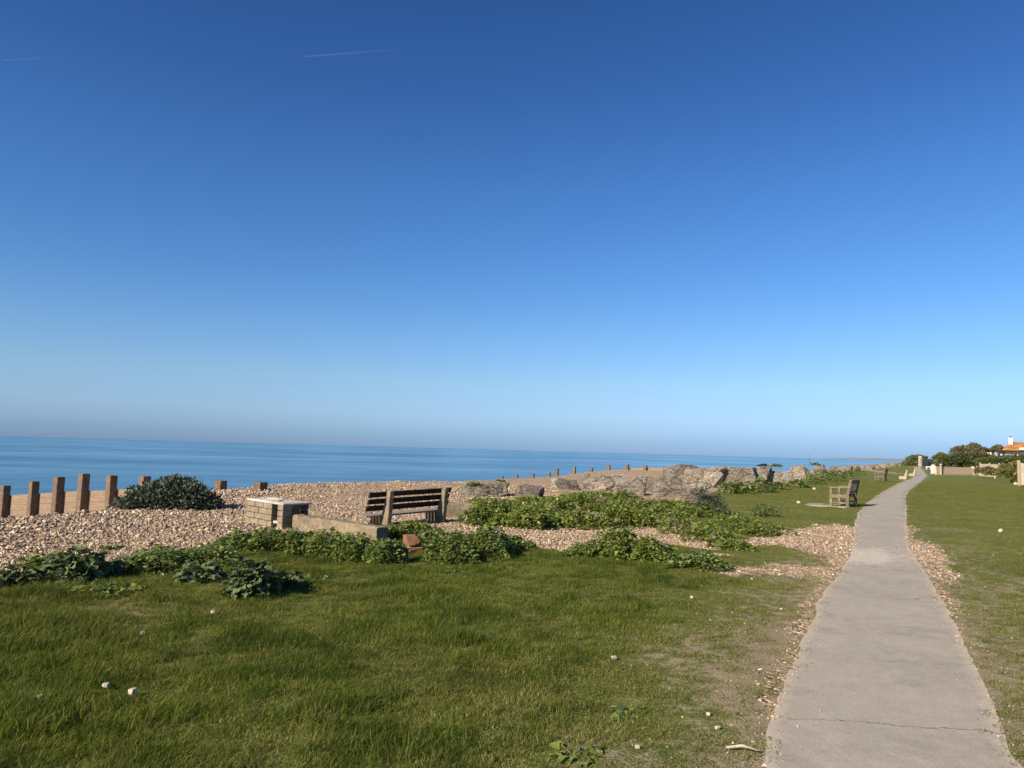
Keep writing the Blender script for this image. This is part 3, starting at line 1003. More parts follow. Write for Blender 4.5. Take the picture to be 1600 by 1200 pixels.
# finer gravel near the path and between the plants
x = rng.uniform(-2.5, 11, 150000); y = 3.0 + 21 * rng.uniform(0, 1, 150000)
sh, dry = zone_at(x, y)
dl, dr = path_edge_dist(x, y)
offp = (dl > .0) | (dr > .0)
m1 = offp & (sh > .3) & (rng.uniform(0, 1, len(x)) < sh * .95) & (rng.uniform(0, 1, len(x)) < .75)
m2 = offp & ~m1 & (y < 14) & (rng.uniform(0, 1, len(x)) < .09 * dry + .7 * np.exp(-np.maximum(dl, dr) / .10)) 
m3 = ~offp & (rng.uniform(0, 1, len(x)) < .75 * np.exp(-np.minimum(-dl, -dr) / .06) + .006 + .22 * np.exp(-((y - 13.2) / 1.2) ** 2) * np.exp(-np.minimum(-dl, -dr) / .35))
m = m1 | m2 | m3
size = np.exp(rng.normal(math.log(.0205), .36, len(x))) * (1 + .4 * sstep(11, 16, y)) * np.where(m3 | m2, .62, 1.0)
x, y, size, up = x[m], y[m], np.clip(size[m], .010, .07), m3[m]
n = len(x)
z = H(x, y) + size * .12 + np.where(up, .008, 0)
sc = size[:, None] * rng.uniform(.75, 1.3, (n, 3))
scatter('path_gravel', pebs, np.stack([x, y, z], 1), np.stack([rng.normal(0, .35, n), rng.normal(0, .35, n), rng.uniform(0, 2 * PI, n)], 1), sc, rng.integers(0, len(pebs), n))

# ------------------------------------------------------------------ groynes
GA = np.array([-.86, .51]); GA /= np.linalg.norm(GA)


def groyne(label, posts, origin, psize, plank_tops, group, low):
    """posts: (px, top_py); they stand where the sight line crosses the groyne's own line through origin"""
    g = thing('groyne', label, 'groyne', (origin[0], origin[1], 0), math.atan2(GA[1], GA[0]), group)
    S_, out = None, []
    for px, py in posts:
        r = ray(px, py); k = r[0] / r[1]
        # origin + t*GA with x = k*y
        t = (k * origin[1] - origin[0]) / (GA[0] - k * GA[1])
        y = origin[1] + t * GA[1]
        out.append((t, at_depth(px, py, y)[2]))
    for t, zt in out:
        zb = low - .5
        b = MB().box((t, 0, (zt + zb) / 2), (psize * random.uniform(.94, 1.06), psize * random.uniform(.94, 1.06), zt - zb), Matrix.Rotation(random.uniform(-.05, .05), 3, 'Z'), .006, .012)
        lean = random.uniform(-.012, .012)
        b.V = [(v[0] + lean * (v[2] - zb), v[1] + random.choice((0, 0, .0)) , v[2]) for v in b.V]
        b.build('post', MAT['post'], g)
    out.sort()
    # planks on the seaward-facing far side of the posts, bay by bay
    ts = [o[0] for o in out]
    ends = [(ts[i], ts[i + 1]) for i in range(len(ts) - 1)]
    ends = [(ts[0] - 2.2, ts[0])] + ends + [(ts[-1], ts[-1] + 2.0)]
    for a, c in ends:
        tm = (a + c) / 2
        for row in range(9):
            top = float(np.interp(tm, plank_tops[0], plank_tops[1])) - row * .2165 + random.uniform(-.004, .004)
            if top < low: break
            dz = (float(np.interp(c, plank_tops[0], plank_tops[1])) - float(np.interp(a, plank_tops[0], plank_tops[1])))
            ang = math.atan2(dz, c - a)
            MB().box((tm, -(psize / 2 + .042 + random.uniform(0, .008)), top - .11), ((c - a) / math.cos(ang) - .012, .075, .213), Matrix.Rotation(-ang, 3, 'Y'), .003, .008).build('plank', MAT['plank'], g)
    return g


groyne('long timber groyne with tall square posts rising behind the leafy bush on the shingle',
       [(9, 758.5), (54, 752), (93, 745), (131, 740), (176, 743), (228, 744), (286, 750), (345, 751), (406, 753)], (-8.3, 24.4), .30,
       ([0, 4, 7, 11, 16, 24], [-.05, -.1, -.22, -.5, -.95, -1.6]), 'timber groynes on the beach', -3.2)
groyne('far timber groyne of thin posts behind the big grey boulders',
       [(785, 744), (808, 742), (833, 740), (858, 738), (871, 732), (898, 729.5), (925, 731), (951, 726), (981, 725.5), (1008, 727)], (8.9, 50.0), .20,
       ([-6, 0, 3, 6, 12, 20], [.85, .72, .35, -.1, -.8, -1.6]), 'timber groynes on the beach', -2.6)


# ------------------------------------------------------------------ rocks
def rock_mesh(name, dims, seed, sub=4, cuts=9, rough=.075, flat=None):
    r = np.random.default_rng(seed)
    V, F = ICO[sub]
    V = V.copy()
    ax = np.array([(1, 0, 0), (-1, 0, 0), (0, 1, 0), (0, -1, 0), (0, 0, 1), (0, 0, -1.0)])
    N1 = ax + r.normal(0, .22, (6, 3)); N1[4] = (r.normal(0, .10), r.normal(0, .10), 1)
    N2 = r.normal(size=(cuts, 3))
    N = np.vstack([N1, N2]); N /= np.linalg.norm(N, axis=1)[:, None]
    D = np.concatenate([r.uniform(.50, .66, 6), r.uniform(.62, .92, cuts)])
    if flat is not None: D[4] = flat * .7
    t = V @ N.T
    rad = np.where(t > 1e-3, D[None, :] / np.maximum(t, 1e-3), 9).min(1)
    rad = np.minimum(rad, 1.0)
    V = V * rad[:, None]
    for k, (fr, am) in enumerate(((1.7, 1.0), (4.0, .55), (9.0, .3))):
        o = r.uniform(0, 50, 3)
        d = fbm(V[:, 0] * fr + o[0], V[:, 1] * fr + V[:, 2] * fr * .8 + o[1], seed + k, 2) + fbm(V[:, 2] * fr + o[2], V[:, 0] * fr - V[:, 1] * fr * .6, seed + 7 + k, 2)
        rg = 1 - np.abs(d) if k == 1 else d
        V = V * (1 + rough * am * (rg if k != 1 else -1.3 * np.maximum(0, rg - .80) * 5))[:, None]
    V = V / np.abs(V).max(0) * np.asarray(dims) / 2
    return mesh(name, V, F, MAT['rock'], False)


def boulder(x0, x1, yt, yb, label, seed, depth_ratio=.8, rz=None, flat=None, group='boulders of the rock armour line', sub=4):
    c = gnd((x0 + x1) / 2, yb)
    d = c[1]
    w = (x1 - x0) / FPX * d; h = (yb - yt) / FPX * d
    sink = .25 * h + .1
    me = rock_mesh('boulder', (w * 1.03, w * depth_ratio, h + sink), seed, sub, flat=flat)
    o = bpy.data.objects.new('boulder', me); link(o)
    az = math.atan2(c[0], c[1])
    o.location = (c[0] + math.sin(az) * w * depth_ratio * .42, c[1] + math.cos(az) * w * depth_ratio * .42, float(Hsmooth(c[0], c[1])) + (h - sink) / 2 - .02)
    o.rotation_euler = (random.uniform(-.10, .10), random.uniform(-.09, .09), (random.uniform(-.32, .32) if rz is None else rz) - az)
    return tag(o, label, 'boulder', group)


for args in [
    (716, 797, 751, 777, 'pale rounded grey boulder nearest the slatted bench, at the left end of the rock line', 1, .8),
    (802, 853, 756, 778, 'dark pointed slab of rock tilted up beside the pale rounded boulder', 2, .7),
    (858, 887, 746, 762, 'small dark grey rock poking out of the shingle below the far groyne posts', 3, .8),
    (903, 988, 737, 770, 'broad pale mound of rock under the far groyne posts, half hidden by leaves', 34, .8),
    (958, 1014, 741, 774, 'dark cracked boulder split by narrow gaps, right of the pale mound', 25, .7),
    (1004, 1114, 744, 778, 'big flat-topped boulder with a dark right end above the round dark shrub', 6, .55, None, .62),
    (1034, 1092, 723, 756, 'knobbly tall boulder standing behind the flat-topped one', 47, .7),
    (1062, 1136, 725, 760, 'long light brown block of rock behind the flat-topped boulder', 8, .6, None, .7),
    (1120, 1184, 724.5, 759, 'tall cracked boulder with dark vertical clefts in mid rock line', 29, .7, None, .75),
    (1176, 1206, 727, 756, 'narrow upright boulder wedged beside a black cleft', 10, .8),
    (1152, 1182, 746, 764, 'small dark rock at the foot of the tall cracked boulder', 11, .8),
    (1196, 1240, 728, 757, 'pale blocky boulder right of the black cleft', 12, .75, None, .7),
    (1232, 1268, 727, 748, 'pale boulder leaning at the right end of the near rock row', 13, .8),
    (982, 1042, 737, 768, 'pale rock filling the gap between the cracked boulder and the flat-topped one', 91, .5),
    (1092, 1130, 736, 762, 'shadowed rock low down between the long block and the tall cracked boulder', 92, .7),
    (866, 908, 748, 765, 'low pale rock left of the broad mound, half buried in shingle', 93, .8),
    (1229, 1253, 744, 760, 'small squarish rock standing on the grass edge before the row', 14, .8),
    (1262, 1292, 729, 744, 'low grey boulder behind the leafy patch right of the near rock row', 15, .8),
    (1284, 1312, 728, 743, 'grey boulder with two dark holes behind the leafy patch', 16, .8),
    (1304, 1332, 727, 741, 'pale angular boulder behind the right end of the leafy patch', 17, .8),
]:
    boulder(*args)
far_rocks = [(1246, 1262, 725), (1274, 1290, 724.5), (1322, 1342, 727), (1338, 1352, 727.5), (1348, 1366, 726), (1362, 1376, 726), (1372, 1386, 725.5), (1382, 1394, 724.5), (1390, 1402, 724), (1398, 1409, 723.5),
             (1312, 1326, 726), (1331, 1345, 725), (1355, 1368, 724.8), (1376, 1386, 724)]
for k, (a, b_, t) in enumerate(far_rocks):
    yb = np.interp((a + b_) / 2, [1240, 1320, 1350, 1410], [745, 739, 734, 728.2])
    boulder(a, b_, t, yb, 'small pale rock in the far stretch of the rock armour line', 60 + k, .8, sub=3)


# ------------------------------------------------------------------ brick plinth (blocks are parts)
def block_mesh(d, name='block', m='block'):
    return MB().box((0, 0, 0), d, None, .003, .008).mesh(name, MAT[m])


bc = gnd(440, 826)
pl = thing('block_plinth', 'square weathered block plinth with a pale slab top on the shingle', 'plinth', (bc[0], bc[1], float(Hsmooth(*bc))), math.radians(45))
# local x runs away to the right (dark face), local y away to the left (sunlit face); near corner at the origin
BW, BL, CH, NC = .62, 1.55, .118, 5
dk_long, dk_half = block_mesh((.355, .13, CH - .012), 'block', 'shadeblock'), block_mesh((.172, .13, CH - .012), 'block', 'shadeblock')
z0 = .455 - NC * CH
bm_long, bm_half = [block_mesh((.355, .13, CH - .012)) for _ in range(3)], [block_mesh((.172, .13, CH - .012)) for _ in range(2)]
core = MB()
core.box((BW / 2, BL / 2 + .32, (.455 + z0 - .3) / 2 - .02), (BW - .16, BL - .80, .455 - z0 + .24))
core.box((.115, .115, .05), (.17, .17, .72))
core.build('mortar_core', MAT['mortar'], pl)
for r_ in range(-1, NC):
    zc = z0 + (r_ + .5) * CH
    off = (.18 if r_ % 2 else 0)
    # pier at the near corner: one small block a course
    inst('block', block_mesh((.21, .21, CH - .012)), pl, (.105, .105, zc), (0, 0, random.uniform(-.02, .02)))
    # sunlit face (normal -x): starts after a slot
    yy = .46
    first = True
    while yy < BL - .02:
        ln = .172 if (first and off) else .355
        ln = min(ln, BL - yy)
        first = False
        if ln > .08:
            o = inst('block', random.choice(bm_long) if ln > .3 else random.choice(bm_half), pl, (.07 + random.uniform(-.004, .004), yy + ln / 2, zc), (0, 0, PI / 2 + random.uniform(-.01, .01)))
            if .18 < ln < .34: o.scale = (ln / .355, 1, 1)
        yy += ln + .012
    # slot return
    inst('block', random.choice(bm_half), pl, (.075 + .17, .46 + .066, zc), (0, 0, 0))
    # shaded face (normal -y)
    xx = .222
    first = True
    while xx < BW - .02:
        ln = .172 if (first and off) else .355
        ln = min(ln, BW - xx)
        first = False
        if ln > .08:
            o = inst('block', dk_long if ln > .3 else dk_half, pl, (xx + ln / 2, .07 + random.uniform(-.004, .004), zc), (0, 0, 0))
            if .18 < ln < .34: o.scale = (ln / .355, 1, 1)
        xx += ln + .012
t = MB().box((BW / 2 + .01, BL / 2, .455 + .012), (BW + .03, BL + .02, .045), None, .004, .012)
t.build('slab_top', MAT['capstone'], pl)
MB().box((.14, .32, .09), (.2, .2, .05), Matrix.Rotation(.3, 3, 'Z'), .01, .01).build('sill', MAT['capstone'], pl)
for k, (cx, cy, sx, sy) in enumerate(((.42, 1.0, .34, .62), (.2, .62, .2, .3))):
    me = rock_mesh('render_patch', (sx, sy, .05), 400 + k, 3, 6, .08)
    me.materials.clear(); me.materials.append(MAT['stone'])
    inst('render_patch', me, pl, (cx, cy, .495), (0, 0, .3))


def low_wall(label, a, b, h, th, seed, zb=None):
    a, b = np.array(a), np.array(b)
    L = np.linalg.norm(b - a)
    ang = math.atan2(b[1] - a[1], b[0] - a[0])
    c = (a + b) / 2
    zc = float(Hsmooth(*c))
    r = random.Random(seed)
    n = max(3, int(L / .12))
    prof = [(-th / 2, -.3), (th / 2, -.3), (th / 2, h - .03), (th / 2 - .03, h), (-th / 2 + .03, h), (-th / 2, h - .03)]
    V, F = [], []
    for i in range(n + 1):
        x = -L / 2 + L * i / n
        for u, v in prof:
            V.append((x + r.uniform(-.006, .006), u + r.uniform(-.008, .008), v + (r.uniform(-.012, .008) if v > 0 else 0)))
    m = len(prof)
    for i in range(n):
        for j in range(m):
            F.append((i * m + j, i * m + (j + 1) % m, (i + 1) * m + (j + 1) % m, (i + 1) * m + j))
    F += [tuple(range(m - 1, -1, -1)), tuple(n * m + j for j in range(m))]
    F = [tuple(reversed(f)) for f in F]
    o = obj('low_wall', V, F, MAT['concrete'], None, False, (c[0], c[1], zc))
    o.rotation_euler = (0, 0, ang)
    return tag(o, label, 'low wall', 'low concrete walls round the slatted bench')


def at_top(px, py, h):
    return at_z(px, py, h)


low_wall('low lichened concrete wall running from the block plinth towards the slatted bench', at_top(466, 803.5, .28), at_top(598, 824, .27), .28, .24, 5)
low_wall('short low concrete wall just right of the slatted bench', at_top(690, 785, .34), at_top(738, 786, .34), .34, .30, 6)
low_wall('thin concrete wall mostly buried in leaves right of the short wall', at_top(752, 785, .22), at_top(800, 789, .22), .22, .22, 7)

# red brick stump
sb = gnd(640, 869)
st = thing('brick_stump', 'broken reddish brick stump sticking up through the leaves below the slatted bench', 'brick stump', (sb[0], sb[1] + .12, float(H(*sb))), math.radians(28))
me = rock_mesh('brick', (.33, .22, .20), 77, 3, 5, .03, .9); me.materials.clear(); me.materials.append(MAT['redbrick'])
inst('brick', me, st, (0, 0, .235))
MB().box((0.03, 0, .125), (.27, .19, .014)).build('mortar_joint', MAT['mortar'], st)
MB().box((0.05, 0, .06), (.24, .19, .115), None, .01, .015).build('brick', MAT['redbrick'], st)


# ------------------------------------------------------------------ benches
def concrete_bench(label, a, b, m_end, m_slat, m_seat, group, over=(.42, .26), scale=1.0, za=0, zb=0):
    """a, b: ground points under the two ends of the seat, left to right seen from behind"""
    a, b = np.array(a), np.array(b)
    L = np.linalg.norm(b - a)
    t = thing('slatted_bench', label, 'bench', (a[0], a[1], za), 0, group)
    t.rotation_euler = (0, -math.atan2(zb - za, L), math.atan2(b[1] - a[1], b[0] - a[0]))
    s = scale
    prof = [(-.10 * s, -.25), (.44 * s, -.25), (.44 * s, .27 * s), (.05 * s, .285 * s), (.04 * s, .34 * s), (-.125 * s, .83 * s), (-.25 * s, .83 * s), (-.205 * s, .62 * s), (-.19 * s, .40 * s)]
    for x in (over[0], L - over[1]):
        p = MB().prism(prof, x - .055, x + .055)
        o = p.build('support', m_end, t)
        bv = o.modifiers.new('bevel', 'BEVEL'); bv.width = .012; bv.segments = 1
    R = Matrix.Rotation(math.radians(21.5), 3, 'X')
    for z in (.475, .615, .758):
        y = .04 - (z - .34) * .345 + .032
        MB().box((L / 2, y * s, z * s), (L + random.uniform(-.03, .03), .036, .108 * s), R, .003, .006).build('back_slat', m_slat, t)
    for k in range(4):
        MB().box((L / 2, (.085 + k * .107) * s, .305 * s + .004), (L, .092 * s, .036), None, .003, .006).build('seat_slat', m_seat, t)
    return t


ba = at_z(576, 816, 0.0); bb = at_z(700, 806, 0.0)
A_ = at_depth(576, 770, 15.2); B_ = at_depth(702, 762, 16.75)
ba, bb = A_[:2], B_[:2]
concrete_bench('dark slatted bench on concrete supports seen from behind, facing the sea', ba, bb, MAT['concrete'], MAT['slat'], MAT['seat'], 'benches facing the sea', (.44, .24), 1.0,
               A_[2] - .80, B_[2] - .80)


def wooden_bench(label, near, L, face, m, m_back, group, zc, plaque=True, s=1.0, slab=False):
    """near: ground point of the near back leg; face: unit vector the sitter looks along"""
    f = np.array(face) / np.linalg.norm(face)
    # local +y = facing direction, local +x = along the length
    t = thing('garden_bench', label, 'bench', (near[0], near[1], zc), math.atan2(f[1], f[0]) - PI / 2, group)
    D, SH, AH, BH = .56 * s, .43 * s, .66 * s, .97 * s
    lean = .13 * s
    for x in (.045, L - .045):
        # back leg and raked back post in one piece
        MB().prism([(-.05, -.1), (.05, -.1), (.05, SH), (.05 - lean, BH), (-.045 - lean, BH), (-.05, SH)], x - .045, x + .045).build('back_leg', m_back, t)
        MB().box((x, D, AH / 2 - .06), (.085, .085, AH + .1), None, .004, .008).build('front_leg', m, t)
        MB().box((x, D / 2 - .02, AH + .018), (.115, D + .14, .05), Matrix.Rotation(-.02, 3, 'X'), .004, .01).build('armrest', m, t)
        MB().box((x, D / 2, SH - .06), (.06, D - .07, .12), None, .003, .006).build('seat_rail', m, t)
        MB().box((x, D / 2, .12), (.045, D - .07, .05), None, .003, .006).build('stretcher', m, t)
    for k in range(5):
        MB().box((L / 2, .07 + k * (D - .02) / 4.6, SH + .012 - .006 * k % .01), (L - .02, .098, .028), None, .004, .006).build('seat_slat', m, t)
    MB().box((L / 2, D, SH - .05), (L - .14, .04, .08), None, .003, .006).build('front_rail', m, t)
    Rb = Matrix.Rotation(math.atan2(lean, BH - SH), 3, 'X')
    def by(z): return -.0 - lean * (z - SH) / (BH - SH)
    MB().box((L / 2, by(BH - .06), BH - .06), (L - .14, .04, .12), Rb, .003, .008).build('top_rail', m_back, t)
    MB().box((L / 2, by(SH + .08), SH + .08), (L - .14, .035, .07), Rb, .003, .006).build('lower_rail', m_back, t)
    n = max(5, int((L - .2) / .11))
    for k in range(n):
        z = (SH + .115 + BH - .12) / 2
        MB().box((.12 + (L - .24) * k / (n - 1), by(z), z), (.075, .022, BH - SH - .235), Rb, .002, .004).build('back_slat', m_back, t)
    if plaque:
        MB().box((L / 2, by(BH - .06) + .0235, BH - .06), (.16, .004, .05), Rb).build('plaque', MAT['dark'], t)
    return t


SEAW = (-.82, .57)
nb = gnd(1324, 793)
wooden_bench('weathered lichen-covered wooden bench with armrests on a concrete slab by the path', nb, 1.5, SEAW, MAT['teak'], MAT['greywood'], 'benches facing the sea', float(Hsmooth(*nb)) + .02, True, .95)
sl = gnd(1295, 792)
o = MB().box((0, 0, .0), (1.35, 1.5, .08), None, .02, .012).build('bench_slab', MAT['slab'], None, False, (sl[0] + .15, sl[1] + .55, float(Hsmooth(*sl)) - .012))
o.rotation_euler = (0, 0, math.radians(64) - PI / 2)
tag(o, 'thin concrete slab set in the grass under the lichen-covered wooden bench', 'slab')
n2_ = gnd(1380, 752.5)
wooden_bench('dark grey wooden bench on the grass between the lichen-covered bench and the pale concrete-ended one', n2_, 1.5, SEAW, MAT['greywood'], MAT['greywood'], 'benches facing the sea', float(Hsmooth(*n2_)), False)
for (px, py, lab, L) in ((1413.5, 749, 'bench with pale concrete ends beside the path, nearest of the pale-ended benches', 1.8),
                         (1427, 744, 'distant bench with pale ends in the bend of the path', 1.8)):
    p = gnd(px, py)
    dirv = np.array([.47, .88]); dirv /= np.linalg.norm(dirv)
    q = p + dirv * L
    zc = float(Hsmooth(*p))
    tt = concrete_bench(lab, p, q, MAT['cream'], MAT['slat'], MAT['greywood'], 'benches facing the sea', (.08, .08), 1.0, zc, zc)
p = gnd(1429, 727.9)
wooden_bench('farthest dark bench on the brow below the wind-swept bush', p, 2.1, (-.75, .66), MAT['greywood'], MAT['slat'], 'benches facing the sea', float(Hsmooth(*p)), False)


# ------------------------------------------------------------------ leafy plants
def leaf_cluster(n, R, h, ls, seed, kind='oval', flat=.35, core=.25):
    """n leaves through a low dome of radius R and height h; returns vertices, quads, tone per vertex"""
    r = np.random.default_rng(seed)
    a = r.uniform(0, 2 * PI, n)
    rad = np.sqrt(r.uniform(0, 1, n))
    lump = 1 + .34 * np.sin(a * 3 + seed) * .8 + .22 * np.sin(a * 5 + seed * 1.7)
    px, py = np.cos(a) * rad * R * lump, np.sin(a) * rad * R * lump
    cl = fbm(px / (R * .42) + seed * 3.3, py / (R * .42) + seed * 1.3, seed, 2)
    top = h * np.sqrt(np.clip(1 - rad ** 2.2, 0.02, 1)) * (1 + .38 * cl)
    top = np.maximum(top, ls * .5)
    pz = top * np.where(r.uniform(0, 1, n) < .72, r.uniform(.72, 1.05, n), r.uniform(core * .4, .9, n))
    # outward direction and leaf axis
    ox, oy = np.cos(a + r.normal(0, .9, n)), np.sin(a + r.normal(0, .9, n))
    el = r.normal(.30, .42, n) * (1 - flat)
    D = np.stack([ox * np.cos(el), oy * np.cos(el), np.sin(el)], 1)
    up = np.stack([r.normal(0, .35, n) + ox * .25, r.normal(0, .35, n) + oy * .25, np.ones(n)], 1)
    Sd = np.cross(D, up); Sd /= np.linalg.norm(Sd, axis=1)[:, None]
    Nn = np.cross(Sd, D)
    L = ls * r.uniform(.35, 1.0, n) ** 1.0 * np.where(r.uniform(0, 1, n) < .12, 1.9, 1.35)
    if kind == 'kale':
        prof = [(0, .10), (.25, .55), (.55, .62), (.85, .42), (1.0, .12)]; wave = .22; droop = .35
    elif kind == 'small':
        prof = [(0, .15), (.5, .5), (1.0, .08)]; wave = 0.04; droop = .25
    else:
        prof = [(0, .10), (.35, .46), (.75, .34), (1.0, .05)]; wave = .08; droop = .30
    m = len(prof)
    P = np.stack([px, py, pz], 1)
    rows = []
    for k, (s, w) in enumerate(prof):
        c = P + D * (L * s)[:, None] - Nn * (L * droop * s * s)[:, None]
        for sg in (-1, 0, 1):
            wv = r.normal(0, wave, n) * L * (sg != 0)
            rows.append(c + Sd * (L * w * sg * r.uniform(.85, 1.15, n))[:, None] + Nn * (np.abs(sg) * L * w * .30 + wv)[:, None])
    V = np.stack(rows, 1)                       # n, 3m, 3
    V[:, :, 2] = np.maximum(V[:, :, 2], .006)
    q = []
    for k in range(m - 1):
        for j in (0, 1):
            q.append((k * 3 + j, k * 3 + j + 1, k * 3 + j + 4, k * 3 + j + 3))
    q = np.array(q)
    Fq = (q[None, :, :] + (np.arange(n) * 3 * m)[:, None, None]).reshape(-1, 4)
    tone = np.repeat(np.clip(r.uniform(0, 1, n) * .8 + .25 * cl + .08, 0, 1), 3 * m)
    return V.reshape(-1, 3), Fq, tone, (px, py, pz)


def set_tone(me, tone):
    T = np.stack([tone, tone * 0, tone * 0, tone * 0 + 1], 1).astype(np.float32)
    me.color_attributes.new('tone', 'FLOAT_COLOR', 'POINT').data.foreach_set('color', T.ravel())


PLANT_SEED = [1000]


def plant(name, label, cat, px, py, rpx, hpx, n, ls, m, kind='oval', group=None, flat=.35, stems=9, pos=None, R=None, h=None):
    PLANT_SEED[0] += 1
    sd_ = PLANT_SEED[0]
    c = gnd(px, py) if pos is None else np.array(pos)
    d = c[1]
    R = rpx / FPX * d if R is None else R
    h = hpx / FPX * d if h is None else h
    if pos is None:
        az = math.atan2(c[0], c[1]); c = c + np.array([math.sin(az), math.cos(az)]) * R * .75
    t = thing(name, label, cat, (c[0], c[1], float(H(c[0], c[1])) - .01), random.uniform(0, 6.28), group)
    V, Fq, tone, (ax, ay, az_) = leaf_cluster(n, R, h, ls, sd_, kind, flat)
    o = obj('leaves', V, Fq, m, t, True, None, 'stuff')
    set_tone(o.data, tone)
    sm = MB()
    r = random.Random(sd_)
    for k in range(stems):
        i = r.randrange(n)
        sm.tube([(ax[i] * .15, ay[i] * .15, -.02), (ax[i] * .6, ay[i] * .6, az_[i] * .6), (ax[i], ay[i], az_[i] * .96)], [.010, .007, .004], 5)
    sm.build('stems', MAT['stem'], t)
    return t


GK, GB = 'sea kale clumps along the grass edge', 'leafy clumps growing on the shingle'


def kale(label, px, py, rpx, hpx, n, ls, group=GK):
    """big crinkled leaves, each leaf a part of its own"""
    PLANT_SEED[0] += 1
    sd_ = PLANT_SEED[0]
    c = gnd(px, py); d = c[1]
    R, h = rpx / FPX * d, hpx / FPX * d
    az = math.atan2(c[0], c[1]); c = c + np.array([math.sin(az), math.cos(az)]) * R * .6
    t = thing('sea_kale', label, 'plant', (c[0], c[1], float(H(c[0], c[1]))), 0, group)
    r = random.Random(sd_)
    protos = []
    for k in range(5):
        V, Fq, tone, _ = leaf_cluster(1, .001, .001, 1.0, sd_ * 7 + k, 'kale', .9)
        rr = np.random.default_rng(sd_ + k)
        # one leaf, base at the origin, along +x, with a crinkled rim
        prof = [(0, .07), (.14, .20), (.30, .40), (.50, .50), (.68, .46), (.84, .34), (1.0, .10)]
        cols = (-1, -.55, 0, .55, 1)
        V = []
        for s, w in prof:
            for g in cols:
                V.append((s + rr.normal(0, .03) * abs(g), w * g * rr.uniform(.82, 1.18), abs(g) ** 2 * w * .35 - .38 * s * s + rr.normal(0, .085) * abs(g) * (s > .1)))
        F = [(i * 5 + j, i * 5 + j + 1, (i + 1) * 5 + j + 1, (i + 1) * 5 + j) for i in range(len(prof) - 1) for j in range(4)]
        me = mesh('leaf', V, F, MAT['kale'], True)
        set_tone(me, np.full(len(V), rr.uniform(.1, .9)))
        protos.append(me)
    for k in range(n):
        a = r.uniform(0, 2 * PI); q = math.sqrt(r.random())
        zz = h * math.sqrt(max(0.03, 1 - q ** 2)) * r.uniform(.45, .95)
        s = ls * r.uniform(.65, 1.25)
        o = inst('leaf', r.choice(protos), t, (math.cos(a) * q * R * .8, math.sin(a) * q * R * .8, zz), (r.gauss(0, .4), -r.uniform(.15, .95) + q * .5, a + r.gauss(0, .6)), (s, s, s))
    sm = MB()
    for k in range(12):
        a = r.uniform(0, 2 * PI); q = r.uniform(.3, .75)
        sm.tube([(0, 0, -.02), (math.cos(a) * q * R * .5, math.sin(a) * q * R * .5, h * .35), (math.cos(a) * q * R, math.sin(a) * q * R, h * .75)], [.014, .010, .006], 5)
    sm.build('stems', MAT['stem'], t)
    return t


kale('big blue-green kale clump at the grass edge in the far left of the shingle', 118, 914, 54, 50, 250, .105)
kale('low kale clump left of the big blue-green one, cut by the frame', 22, 920, 40, 24, 80, .115)
kale('dark upright kale clump with drooping leaves standing alone in the grass', 394, 934, 40, 60, 260, .10)
kale('small dark kale tuft in the shade right of the drooping kale clump', 446, 918, 26, 22, 60, .10)
kale('pale lobed kale clump between the low leafy row and the drooping kale', 312, 912, 34, 26, 80, .11)
plant('leafy_plant', 'low leafy row plant on the shingle edge left of the lobed kale', 'plant', 255, 898, 58, 38, 1100, .046, MAT['beet'], 'oval', GB)
plant('leafy_plant', 'low leafy plant behind the lobed kale, touching the shingle', 'plant', 330, 892, 44, 30, 800, .046, MAT['beet'], 'oval', GB)
plant('leafy_plant', 'thin scatter of small leaves in front of the big blue-green kale', 'plant', 175, 932, 42, 14, 160, .06, MAT['bright'], 'oval', GB)

plant('leafy_plant', 'low leafy fringe above the big blue-green kale, on the pebbles', 'plant', 70, 892, 34, 20, 420, .05, MAT['beet'], 'oval', GB)
plant('leafy_plant', 'low leafy fringe right of the big blue-green kale', 'plant', 192, 900, 34, 22, 520, .048, MAT['kale'], 'oval', GB)
plant('leafy_plant', 'tiny leafy sprig on the pebbles above the lobed kale', 'plant', 175, 858, 12, 6, 60, .05, MAT['beet'], 'oval', GB)

# the bush on the crest
plant('shingle_bush', 'small dark sprig at the left foot of the crest bush', 'bush', 0, 0, 0, 0, 420, .07, MAT['bush'], 'oval', None, .3, 8, (-9.0, 17.9), .40, .32)

